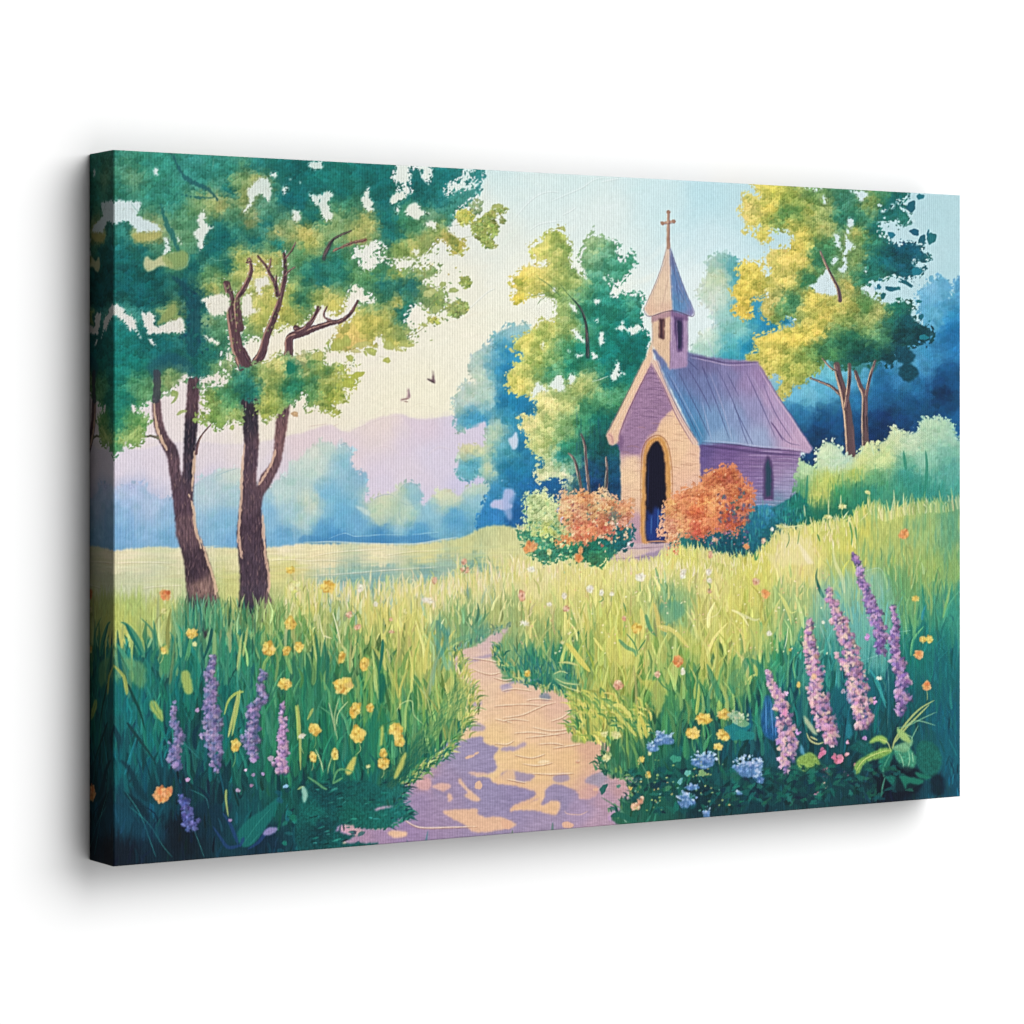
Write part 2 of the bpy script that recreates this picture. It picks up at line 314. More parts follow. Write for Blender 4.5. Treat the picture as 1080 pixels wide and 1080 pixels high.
clumps(mk, w, F, .8, (2, 6), 6, p_dw, v=.05, dark=.9, a=.5, edge=.8, con=.08)
dab(920, 305, 4, 3, 0, hx('3a83a8'), .8, p_dw); dab(981.5, 293, 2.6, 2.2, 0, hx('4a98bd'), .9, p_dw)
BG1, BI1 = C.copy(), ID.copy()

# ---------------- centre green tree
p_ct = part('painted_tree', None, 'yellow green tree standing left of the chapel'); p_ctt = part('trunk', p_ct)
F = FP('''C 280,380,b7c25a 200,460,c8ca60 280,480,b2bc60 320,440,9ab45c 100,620,d6c850 130,570,d3c75c 200,600,ccc45e 75,720,dbc845 130,660,c8c45c 300,600,adba5c 300,640,93af5a 380,620,9cb460 400,690,5fa06c 470,430,86b074 430,500,7aac78 520,480,5ca079 570,540,3f9878 640,540,3d9a78 660,500,46a07c 480,600,3f9a7c 470,560,62a47c 500,700,2a9078 480,780,1c8674 600,740,1c8472 660,720,4aa07c 700,780,2a8c78 700,720,3f9a84 620,850,0f7d72 620,950,0d7a70 700,980,0b7a74 560,930,118070 400,980,16826c 330,980,3a9468 330,860,90ac5c 300,760,93b060 330,720,7aa864 250,860,c9cb62 120,930,d3cf5e 90,980,c9cc60 200,960,bfc65a 180,1040,bac65c 260,1000,88b262 300,980,5da067 550,1000,0f7c6e 440,760,2c8c70
 H 60,100,d8cf60 50,150,d3cc5c 130,60,bcc460 200,30,8ab464 240,60,3f9870 350,30,178268 240,200,cfd07c 200,240,d3d27a 400,140,b8c068 440,130,a5ba6a 500,190,5aa06a 590,180,4c9a68 330,230,bcc86f 130,330,d6d080 110,300,d8d27c 220,340,bccb74 220,420,c0cc72 160,430,cad078 210,490,b4c67c 350,330,88b06a 300,400,8ab06a 430,240,3f9468 560,100,0c7468 640,50,0c7468 500,300,0c6b60 400,330,2c8a62 540,420,0f605c 600,330,0d6a60 460,440,11605c 460,550,114a6c 500,500,10505c 330,440,1f8468 300,500,1a7f78 330,500,1f8474 190,600,cfd494 310,600,cbd69c 250,560,b5c58a 330,540,84b48a 560,560,0f4f6f 590,640,0e456c 400,620,15587c 480,650,12407a''')
mk, w = poly('''C 150,460 165,425 205,420 225,385 250,360 290,355 320,375 330,410 357,430 350,470 335,500 360,540 400,590 440,620 435,580 400,520 410,470 440,400 480,380 500,395 530,395 560,420 575,400 595,415 590,450 580,460 600,510 630,530 640,480 665,470 685,510 660,560 630,600 600,635 575,620 560,600 520,600 550,640 555,700 590,700 610,680 650,690 690,700 700,680 725,700 715,760 730,800 700,830 725,870 755,920 730,1080 H 740,40 640,300 560,440 620,460 615,720 470,715 420,700 330,700 340,600 300,620 260,600 210,625 175,610 180,560 220,540 200,500 150,470 130,430 150,390 120,380 90,320 100,290 150,290 175,270 170,190 145,180 100,180 60,180 40,140 20,100 30,60 50,40 C 50,1060 110,1030 100,990 55,970 70,930 130,890 180,860 190,830 250,830 290,800 270,760 280,720 230,700 180,690 130,690 80,750 50,740 55,700 80,670 45,620 60,600 90,580 100,550 150,540 185,550 230,540 240,510 190,505''', 0, p_ct, 1.5, 2.6, .4, F=F, warp=3, ws=5, sp=5, tex=.04)
clumps(mk, w, F, 1.0, (1.3, 4.6), 5, p_ct); lace(mk, w, BG1, BI1, .4)
holes('''C 355,870 380,870 420,920 420,940 380,920;C 500,890 525,885 525,950 500,950;C 470,720 505,705 500,730 480,745;C 450,980 490,1000 500,1020 460,1020;C 380,1000 410,990 420,1005 390,1020;
C 575,860 600,850 620,820 640,860 700,840 725,860 670,905 640,880 590,870;C 575,1075 590,1030 610,1060 H 610,80 565,105 560,60;H 145,180 175,110 200,120 240,160 190,165 150,205;H 240,125 295,65 315,90 320,160 250,145;H 340,80 365,60 375,90 355,140 340,120;
C 245,665 270,650 280,670 260,680;C 345,730 375,745 390,790 355,765;C 470,820 495,815 490,835;C 198,940 212,940 215,970 200,968;C 335,975 350,978 345,992;H 605,60 635,70 615,85''', np.where(True, BG0*0+hx('dde8dc'), 0), BI0, 1.3, F=F)
curls(mk, w, 300, .68, (1.5, 4))
lines('C 180,600 240,640 300,700;C 300,640 340,690 370,720;H 460,110 510,95 545,80', .45, '3a6a54', .7)
stroke(T('H 460,110 510,95 545,80'), .4, .4, hx('cfe0c4'), .8)
limb('C 360,710 405,765 430,840 438,920 440,1010', .6, 2.3, p_ctt, '20504e', '2f6a58', 1, .2)
lines('C 130,700 190,690 240,680 200,720;C 180,740 200,710', .5, '6a9058', .8)
for q, a_, b_ in (('H 340,480 365,505 385,560 412,690', .9, 1.9), ('H 405,380 425,440 435,560 450,700', 1.0, 1.7), ('H 535,500 540,580 530,690', .7, 2.2), ('H 500,640 505,700', .6, .7)):
    limb(q, a_, b_, p_ctt, '7a665c', 'd0ac90', -1, .2, rim=.5)
for i in range(60):
    x = random.uniform(605, 652); dab(x, random.uniform(440, 515), .6, random.uniform(5, 12), 0, jit(hx(random.choice(['0c3f58', '1b7a68', '0e5f60', '144a70'])), .1), .35)
# ---------------- right hand tree
p_rt = part('painted_tree', None, 'bright yellow crowned tree right of the chapel'); p_rtt = part('trunk', p_rt)
F = FP('''D 250,200,d8c766 240,150,d3cb60 330,150,d5ca58 380,110,cfc94e 350,200,d8c650 320,340,d3c552 320,300,c9c458 500,400,cfbf4e 450,270,cdc050 530,330,c6bb4e 400,470,dec95e 360,450,dfcc66 250,500,dfc950 230,560,e0c850 270,590,deC64e 200,640,e2c64a 220,700,dcb843 430,560,d5c65c 480,480,d8c658 540,470,c0b450 370,680,bdb25c 340,720,b3ac52 400,720,5f9858 450,680,3d8c60 500,690,2f8466 420,230,5a9450 400,270,6f9c50 480,210,659850 520,160,8fa850 550,200,a9ad4c 470,130,a8b44c 580,110,6c9c58 560,150,8aa858 630,220,87a65a 660,190,9aa85c 710,240,2a7f68 700,170,2f8068 740,130,3f8a70 780,180,3f8a6c 880,160,8ba356 840,190,93a552 930,110,3f8a5c 800,320,96a24e 830,360,6f9850 830,210,1f7a68 780,240,2c8068 1000,150,126c6e 950,210,136c68 1000,430,0b5868 930,450,0d666c 1050,400,0b5a74 1060,520,0b5a6c 870,380,2a7d64 900,300,12706a 870,480,1b7468 800,470,86a25a 790,420,7a9c58 600,300,93a652 640,290,9aa85a 650,400,3f8858 560,560,2f8058 600,430,3a8458 600,470,2c7a5a 560,500,7a9c50 770,590,b5aa50 800,560,2d7f5c 860,560,176f64 560,660,dcc750 530,700,d8c450 640,740,d3bf4e 600,700,d3c254 760,710,bfb754 740,760,8aa04c 850,700,5f9450 880,740,93a354 920,720,a5a658 830,790,8aa052 950,720,6f9858 900,850,5a9868 880,820,7aa45c 980,780,1f6d5c 1000,700,12705f 1040,780,0c4c58 1030,850,0a4550 780,860,1c6850 720,870,1c6850 700,840,5a8c50 600,830,dac44e 480,880,d9c44c 530,850,dfc850 400,870,dcc650 350,850,dbc650 350,950,d3c252 320,1030,d3c256 560,930,6d9c4c 500,960,93a84c 450,1020,a5b24c 380,1000,c0bc50 620,930,3c8058 680,900,2c7454 860,940,0f5a58 800,960,0c5054
 I 800,60,0c4a55 880,50,0c4450 850,220,0d4e60 300,230,bfbd54 400,200,a9b24e 340,280,bcb654 250,190,c9c058 450,190,8aa44c 520,120,4a8c50 620,110,17604c 700,120,12564c 760,150,0b4450 740,60,3a7c58''')
SKYR = '''D 185,215 215,190 215,140 230,120 270,125 300,150 310,120 305,40 900,40 1070,60 E 655,20 640,60 600,55 560,95 545,110 600,130 665,190 650,235 600,240 590,210 560,200 500,225 440,225 440,280 470,320 450,350 500,340 550,380 620,395 680,380 700,400 760,390 755,430 800,480 775,530 740,500 700,470 690,540 745,560 740,610 690,610 660,640 600,620 550,600 480,630 430,640 380,650 340,690 330,730 420,780 500,820 560,800 600,800 640,790 690,830 680,880 700,930 760,960 810,970 830,1040 I 930,40 928,75 900,70 870,90 790,110 785,160 760,170 735,155 700,160 650,168 600,185 560,170 500,150 480,180 440,215 410,250 370,260 345,300 315,315 310,270 330,230 290,200 260,240 230,235 232,190 180,158 175,140 230,115 210,70 240,55 D 330,845 390,830 480,805 520,770 480,765 420,745 400,780 330,770 300,700 350,640 330,600 320,640 250,660 250,720 235,765 190,750 155,700 185,680 160,640 165,610 200,570 190,500 220,475 300,485 320,540 370,520 330,470 340,430 400,400 440,410 460,390 480,350 440,300 400,305 350,290 350,330 320,370 285,350 280,320 310,290 300,270 250,290 215,320 230,260'''
mk, w = poly(SKYR, 0, p_rt, 1.5, 2.4, .35, F=F, warp=3, ws=5, sp=4.5, tex=.05)
clumps(mk, w, F, 1.05, (1.2, 4.8), 4.5, p_rt, v=.05, dark=.78, con=.11); lace(mk, w, BG1, BI1, .42)
poly('I 790,95 840,105 870,140 850,165 880,195 872,225 840,243 808,222 800,190 820,170 790,150', '0d4a5c', p_rt, 2, 2.2, tex=.1)
poly('I 520,160 590,150 680,170 720,150 700,200 660,180 640,215 600,190 560,200', '1c6450', None, 1.5, a=.6)
holes('''D 625,125 640,135 648,165 625,165;D 765,100 850,105 855,135 820,162 800,125;D 755,240 785,242 790,270 775,290 755,302;D 680,335 710,325 718,370 722,415 690,380;D 745,310 775,300 755,350 792,390 780,410 750,430 752,490 740,525 705,512 728,480 728,430 740,385;D 675,455 700,445 700,480 680,490;
D 545,600 580,585 620,530 650,500 690,575 700,640 600,635 575,615;E 350,560 370,558 362,600 348,600;E 465,140 500,120 512,130 500,155 470,160;E 530,110 555,100 560,130 535,135;E 600,90 610,80 690,180 680,185;D 500,85 620,90 600,105 550,95;E 110,480 150,480 150,520 130,540 115,520;D 815,610 850,590 890,600 900,640 880,660 845,625''', np.where(True, BG1*0+hx('c6dde2'), 0), BI0, 1.3, F=F)
for x, y, a_, b_, g in ((745,48,25,22,0),(680,120,34,38,0),(705,300,32,25,0),(760,350,27,26,0),(825,345,30,45,.2),(800,310,8,30,.2),(720,580,33,33,0),(735,795,18,14,0),(750,905,18,22,0),(650,665,52,13,.5),(480,755,18,24,0),(540,705,50,16,0),(590,700,16,12,0),(450,690,14,22,0),(540,320,28,20,0),(460,640,14,10,0),(620,660,30,8,.3),(810,935,9,7,0),(770,1050,30,20,0)):
    dab(860+x*.148, 200+y*.148, a_*.148, b_*.148, g, jit(hx('156c7c'), .08, .02), 1, p_rt, 3, .22)
for x, y, a_, b_ in ((700,220,12,10),(455,110,14,12),(490,200,10,6),(460,330,12,8),(430,660,8,10),(330,700,8,8),(560,610,14,10)): dab(860+x*.148, 200+y*.148, a_*.148, b_*.148, .3, hx('b8d8de'), .8, None, 3, .3)
dab(982, 292.5, 2.6, 2.2, 0, hx('5aa4c4'), .9)
curls(mk, w, 520, .62, (1.5, 4))
for q, a_, b_ in (('D 612,415 640,480 680,560 705,610 715,670', .7, 2.2),): limb(q, a_, b_, p_rtt, '5d4a58', 'd6a878', -1, .3, rim=.6)
for q, a_, b_ in (('I 440,225 480,240 530,262 570,300', .9, 2), ('I 548,170 558,220 582,310 598,420 606,545', 3.0, 5.4), ('I 600,170 600,230 592,300 585,350', 1.8, 2.2), ('I 625,200 645,260 662,300 662,400 666,505', 1.8, 4.0), ('I 705,155 690,200 680,240 668,300', 1.1, 1.8), ('I 490,145 520,180 550,200', .6, 1)):
    limb(q, a_, b_, p_rtt, '624c4e', 'd0a47c', -1, .35, rim=.6)
# ---------------- chapel
p_ch = part('painted_chapel', None, 'small wooden chapel with a blue violet roof'); p_side = part('side_wall', p_ch); p_roof = part('roof', p_ch); p_steep = part('steeple', p_ch)
p_cross = part('cross', p_ch); p_barge = part('roof_trim', p_ch); p_door = part('doorway', p_ch); p_df = part('door_frame', p_ch); p_win = part('window', p_ch); p_win2 = part('window', p_ch); p_win3 = part('window', p_ch); p_steps = part('steps', p_ch)
F = FP('''I 10,520,5d4690 100,520,6a4a94 200,560,7c5a9e 330,545,7f5c9c 320,600,8e72ac 350,640,8f84bc 380,700,7f86bc 220,650,8060a8 230,740,6f80b8 60,560,7556a0 300,740,5f8cb8 H 1040,470,5a4a98 1040,560,6552a0''')
poly('Z 737,462 845,472 843,500 843,528 820,545 737,560', 0, p_side, .3, smooth=False, F=F, tex=.05, td=(6, 1.2), warp=2)
for i in range(17):
    y = 474+i*4.0; stroke([(738, y-2), (790, y+random.uniform(-.6, .6)), (842, y+1.5)], .3, .35, hx('4f3a80'), .4, None, n=3)
    x = random.uniform(800, 835); stroke([(x-14, y+1.6), (x, y+1.8+random.uniform(-.5, .5)), (x+10, y+2.6)], .35, .5, hx('b09cd0'), .5, None, n=3)
lines('I 0,500 100,512 250,530 400,540', 1.3, '4a3578', .6)
F = FP('''Z 695,380,5b6cb0 700,395,4f7cc4 715,430,3f80c8 730,455,2f7fc0 745,380,64609f 745,405,5f70b4 755,445,5c8aca 770,395,7272b4 780,385,7d68a8 775,440,6f88c8 790,400,8a74b4 795,430,8080c0 800,395,8f70b0 812,420,a080ba 825,450,a583bb 840,462,b48cbc 800,462,7f96d0 760,462,6f9ad4 725,385,5a66aa''')
poly('Z 687,368 700,366 726,371 745,376 775,379 799,381 806,392 822,420 840,448 857,472 853,478 836,474 810,473 780,469 760,468 735,469 712,420 695,385', 0, p_roof, .35, smooth=False, F=F, tex=.045, td=(1.2, 7), warp=2, sp=6)
lines('''H 800,0 900,230 1000,420;H 850,60 960,280 1020,410;H 910,60 1010,260 1070,390;H 960,40 1040,180 1080,270;I 0,180 60,330 110,470;I 60,180 130,330 170,450 190,500;I 100,200 150,300;I 180,200 240,330 300,470;I 250,250 300,370 370,480;I 280,400 340,480 400,500;I 130,340 175,430 210,500;C 960,1030 1010,1080;D 0,1010 30,1070''', .38, '3a3878', .62)
lines('I 20,60 60,160;I 30,200 80,330 125,480;H 870,80 980,290 1035,400;I 200,210 270,340 330,470;I 270,260 330,390 400,500;I 0,320 40,480', .45, 'b4a8dc', .4)
lines('I 280,405 300,430 330,480', .7, '5a3c80', .7); lines('D -60,955 40,975 140,995 290,990', .6, '56407f', .85); lines('D -60,965 40,985 140,1005 290,1000', .4, 'b89ac8', .7)
lines('I 0,488 80,492 160,500 230,510 320,517 420,528', .55, '4f3a78', .9); lines('I 0,480 80,484 160,492 230,502 320,508 410,518', .4, 'aab4e4', .6)
lines('I 232,185 300,300 370,400 445,520', .6, 'c99cc0', .7); lines('I 240,180 310,300 380,400 450,515', .3, '5a3f78', .8)
# front wall
F = FP('''H 765,60,8566a2 700,200,8a6ba8 800,180,8a6aa6 640,380,9274ac 720,330,9474ac 700,440,a07cae 640,460,9a78ac 660,520,e6c6a4 640,600,e8c8a0 680,680,e6c4a0 630,700,dfb898 690,740,dcb49a 700,830,b08aac 660,860,a884ac 690,920,b28cab 900,330,e6c09a 840,370,e6be94 920,450,e9c49c 960,520,e6bc9c 940,600,e3b498 900,500,e4bc94 980,640,dcb0a0 1000,480,deb49c''')
poly('H 765,0 690,110 630,240 575,400 590,425 640,430 770,200', '8a6ba8', p_ch, .2, smooth=False)
mk, w = poly('H 765,0 985,420 1018,440 1024,700 900,960 740,950 655,945 640,800 612,720 606,440 585,430', 0, p_ch, .3, smooth=False, F=F, tex=.04, td=(5, 1.2), warp=2, sp=5)
poly('H 765,10 870,235 885,250 850,275 820,310 795,365 745,395 725,440 712,480 690,488 650,478 610,482 600,430 640,330 700,200', '8b6ca8', p_ch, .7, 2.5, smooth=False, tex=.06, td=(5, 1.2))
for i in range(26):
    y = 30+i*38; x0 = max(612, 765-(y)*.47); x1 = min(1012, 765+y*.5)
    for k in range(3):
        a_ = random.uniform(x0, x1-20); b_ = min(x1, a_+random.uniform(30, 110)); o = y+random.uniform(-14, 14)
        stroke([(530+a_*.2037, 380+o*.2037), (530+(a_+b_)/2*.2037, 380+(o+random.uniform(-5, 5))*.2037), (530+b_*.2037, 380+(o+4)*.2037)], .25, .3, hx('5f4280' if y < 330 else 'a06c5c'), .62, None, n=3)
poly('H 645,800 670,820 715,810 720,945 655,940', 'ab86ac', p_ch, 1, a=.7)
poly('H 590,430 600,380 625,400 615,470', '6f5090', None, .3, a=.7)
# barge boards
poly('H 738,-15 C 765,935 775,930 H 775,-5 765,20 700,150 640,280 602,380 600,415 575,437 550,430 537,385 545,365', 'e6b690', p_barge, .25, smooth=False, tex=.03)
lines('H 738,-15 650,160 575,310 538,385', .45, '6f5468', .8); lines('H 765,25 700,155 640,285 603,385', .5, '77497c', .9); lines('H 748,10 680,150 600,310 560,390', .35, 'f6d8b8', .7)
poly('H 538,385 560,375 575,400 572,435 550,430', 'd99f8c', p_barge, .3); lines('H 545,380 565,395 570,432', .3, '8a5a70', .8)
poly('C 770,932 H 778,-12 800,0 860,150 940,310 1015,428 1000,440 985,436 900,290 830,130 770,15', 'deb49c', p_barge, .25, smooth=False)
lines('H 770,12 830,130 900,290 985,435', .45, '7a4c80', .9); lines('H 795,-5 855,145 935,305 1012,425', .4, '4a4a80', .8); lines('H 785,0 845,145 920,300 1000,430', .3, '96647a', .7)
# door
poly('H 722,942 718,700 720,560 727,472 749,420 790,394 828,402 853,447 868,540 872,660 864,760 850,765 856,942', 'd2904a', p_df, .3, tex=.05, td=(1.5, 5))
lines('H 722,942 714,700 716,560 722,470 745,415 790,388 830,398 858,445 874,540 880,660 872,750', .45, 'a8683c', .9); lines('H 738,930 730,700 732,560 738,480 756,430 792,404 822,416 845,470 858,560 862,660', .3, 'c27a3c', .8)
poly('H 748,935 741,700 742,540 752,470 775,430 797,415 818,435 836,500 842,600 846,740 850,930', '10112e', p_door, .25)
poly('H 750,930 746,780 770,800 790,750 815,770 840,740 848,800 850,928', '1c3f94', p_door, 2, 2.5, soft=1.2, a=.8); lines('H 805,760 802,880;H 825,760 815,850;H 770,800 768,900;H 838,760 835,880', .5, '4f8fd0', .6); lines('H 756,500 750,760', .5, '3a4a80', .5)
lines('H 735,940 800,935 855,938', .8, 'd88a50', .9)
# steps
poly('H 570,968 650,955 740,948 875,945 870,985 830,1010 790,1058 700,1070 620,1075 520,1062 530,1030', 'bf9cae', p_steps, .8, tex=.06, td=(6, 1.2))
poly('H 560,985 650,975 760,980 700,1010 560,1022', 'dcb89e', p_steps, .6, a=.8); poly('H 700,1020 800,985 860,990 800,1055 720,1060', '8d78a6', p_steps, 1.2, a=.8)
lines('H 560,985 650,975 760,968 830,965;H 530,1030 620,1025 700,1020 770,1010;H 520,1060 620,1068 720,1062', .4, '7a5c80', .7)
# steeple
poly('C 772,800 872,768 868,1078 828,1020 775,955', 'e4b48c', p_steep, .2, smooth=False, tex=.04, td=(1.5, 5)); poly('C 870,765 957,795 958,1000 955,1062 866,1078', '9a78b0', p_steep, .2, smooth=False, tex=.05, td=(1.5, 5))
poly('C 770,800 870,770 870,800 772,832', 'a0708c', p_steep, .3, a=.8, smooth=False); poly('C 870,768 960,795 958,830 872,800', '74508c', p_steep, .3, a=.8, smooth=False)
poly('C 808,815 838,811 836,925 808,915', '4a303c', p_win, .2, soft=.25, smooth=False); lines('C 812,830 812,910;C 830,820 830,915', .4, 'b07860', .7)
poly('C 886,800 934,812 932,985 906,988 890,900', '5a4470', p_win2, .2, soft=.25, smooth=False); poly('C 898,822 926,828 924,972 908,970', '2c2c50', p_win2, .2, soft=.25, smooth=False); lines('C 900,815 905,980', .3, 'a884b8', .7); lines('C 868,770 866,1075', .35, '7a4c70', .8); lines('C 957,800 957,1000', .35, '64487c', .7); lines('C 775,800 776,955', .3, '8a5c60', .7)
F = FP('C 850,500,ddb59c 800,680,e8c09c 850,700,ecc6a2 760,770,e4b090 860,760,d8a48c')
poly('C 852,435 864,438 868,600 876,768 758,802 730,765 785,650 825,545', 0, p_steep, .2, F=F, tex=.03, smooth=False)
F = FP('C 875,500,5f6cac 890,600,4a7cc4 930,650,5a74bc 940,740,4f86cc 900,740,3f84c8 980,780,7a6cb0')
poly('C 864,438 880,480 905,560 945,670 992,775 978,803 880,775 872,600', 0, p_steep, .2, F=F, tex=.05, smooth=False, td=(1.5, 5))
lines('C 852,435 820,550 780,655 730,765', .35, '8a5c62', .8); lines('C 864,438 905,560 945,670 992,775', .35, '4a3f78', .8); lines('C 730,765 758,802 876,772 978,803 992,775', .45, '5c3f68', .85); lines('C 864,438 870,600 877,770', .35, '5a4a78', .8)
lines('C 850,500 810,600 760,730;C 858,600 840,680 820,760;C 880,540 920,650 960,760;C 895,700 930,730 920,690;C 840,640 855,650', .25, '9a6c6c', .55); lines('C 880,520 900,640 915,770;C 900,640 940,720', .25, '2f3f80', .6)
stroke(T('C 857,258 857,330 856,400 858,445'), 1.4, 2.0, hx('ad8068'), 1, p_cross, taper=False, bark=.3); stroke(T('C 826,320 857,314 886,310'), 1.5, 1.5, hx('b58870'), 1, p_cross, taper=False, bark=.3)
for q in ('C 857,262', 'C 826,320', 'C 886,310', 'C 857,400'): x, y = T(q)[0]; dab(x, y, 2.1, 2.1, 0, hx('a67860'), 1, p_cross)
lines('C 863,262 862,330 863,440;C 826,326 886,320', .35, '6a4450', .8); lines('C 853,262 853,400', .3, 'e0b890', .7)
# window of the side wall
poly('I 266,536 276,545 286,575 292,620 290,722 248,722 249,600 256,560', '54406c', p_win3, .2, soft=.25, smooth=False); poly('I 266,552 274,570 281,600 282,640 280,704 260,708 259,620 261,580', '25465a', p_win3, .2, soft=.3, smooth=False); lines('I 250,720 290,720', .5, 'a07cb0', .8)

# ---------------- hedge on the right
p_hd = part('painted_hedge', None, 'pale green hedge rising beside the chapel')
F = FP('''I 430,600,a9cc94 500,540,c4d9a8 540,560,bcd6b4 590,560,a9cab0 680,530,cbd68e 650,560,c9d27c 780,480,c9d69c 740,540,c3d284 830,500,bad2a6 870,480,b4d0a8 960,440,9cc4a0 930,420,a8cca4 1010,470,8cbc9e 1000,600,4f9f90 1000,520,6cae98 900,560,7fb89a 840,620,2f9080 830,560,62a888 520,650,c6ca54 620,610,b9c454 470,650,a9bf5c 450,700,b6bb54 490,690,c3c258 700,640,5a9f6c 700,690,2c8a70 640,690,2f8a68 650,740,1f8068 740,760,3f9570 400,760,1b7a6c 410,680,4a966c 560,700,2c8a60 560,770,177058 480,780,16705c 950,720,2f9080 880,700,2a8c7c 1040,700,3f9a88 800,700,3a9478''')
mk, w = poly('I 395,585 405,565 440,580 465,592 470,535 490,505 520,488 560,510 580,540 620,545 660,510 700,500 722,530 720,495 750,480 775,440 800,432 830,455 880,440 890,400 920,390 960,395 1000,410 1020,430 1040,480 1090,500 1090,820 740,850 400,890 380,760', 0, p_hd, 1.5, 2.4, .4, F=F, warp=4, ws=7, sp=6, tex=.04, td=(1.5, 5))
clumps(mk, w, F, .5, (1.2, 3.4), 6, p_hd, v=.04, dark=.93, a=.6, edge=1.1, con=.05)
for x, y in inmask(mk, w, 800):
    c = field(F, np.array([x]), np.array([y+random.uniform(-6, 6)]), 6)[0]; l = random.uniform(5, 16)
    if y > 505: stroke([(x, y), (x+random.gauss(0, 1.2), y-l)], .4, .9, jit(c, .07, .02), .6, None)
for s_ in ('I 430,620 425,700 420,780', 'I 910,520 915,600 900,740', 'I 820,520 830,600'): stroke(T(s_), 1.2, 2, hx('2a8a70'), .8, p_hd)
for s_ in ('I 885,400 900,430;I 905,385 915,425;I 930,392 930,430;I 780,432 790,460;I 470,540 500,560;I 640,540 660,500;I 690,500 700,540;I 955,395 960,420',): lines(s_, .7, 'b4d6a8', .8, p_hd)
# dark undergrowth in front of the side wall
p_ug = part('painted_undergrowth', None, 'dark teal undergrowth at the foot of the chapel wall')
F = FP('I 50,880,0d5a70 200,800,1a6f88 260,760,2f80a8 100,900,0b4f60 300,850,11606c 380,740,177868 420,800,17705c 330,760,1f7c80 H 1000,960,0f6068 940,920,1f7a78')
poly('Z 706,575 712,562 740,555 800,548 845,540 845,575 800,592 740,600 712,590', '0f5f6c', p_ug, .5)
poly('Z 545,560 655,560 640,592 600,604 545,600', '2a8068', p_ug, .5)
mk, w = poly('H 870,900 960,890 I 0,860 100,850 190,760 240,740 300,745 350,715 400,700 450,780 440,850 360,860 300,900 230,965 120,950 0,960 H 900,1000', 0, p_ug, 1.6, 2.6, .5, F=F, tex=.06, warp=4, sp=6)
leaves(mk, w, F, 700, (.8, 2.6), .6, .55, .16, .04, p_ug, sp=6)
for x, y in inmask(mk, w, 160): stroke([(x, y+3), (x+random.gauss(0, 1), y-random.uniform(3, 7))], .3, .6, jit(hx(random.choice(['2f9a88', '1a7a90', '4aa890', '0b4a5c'])), .1), .7, None)
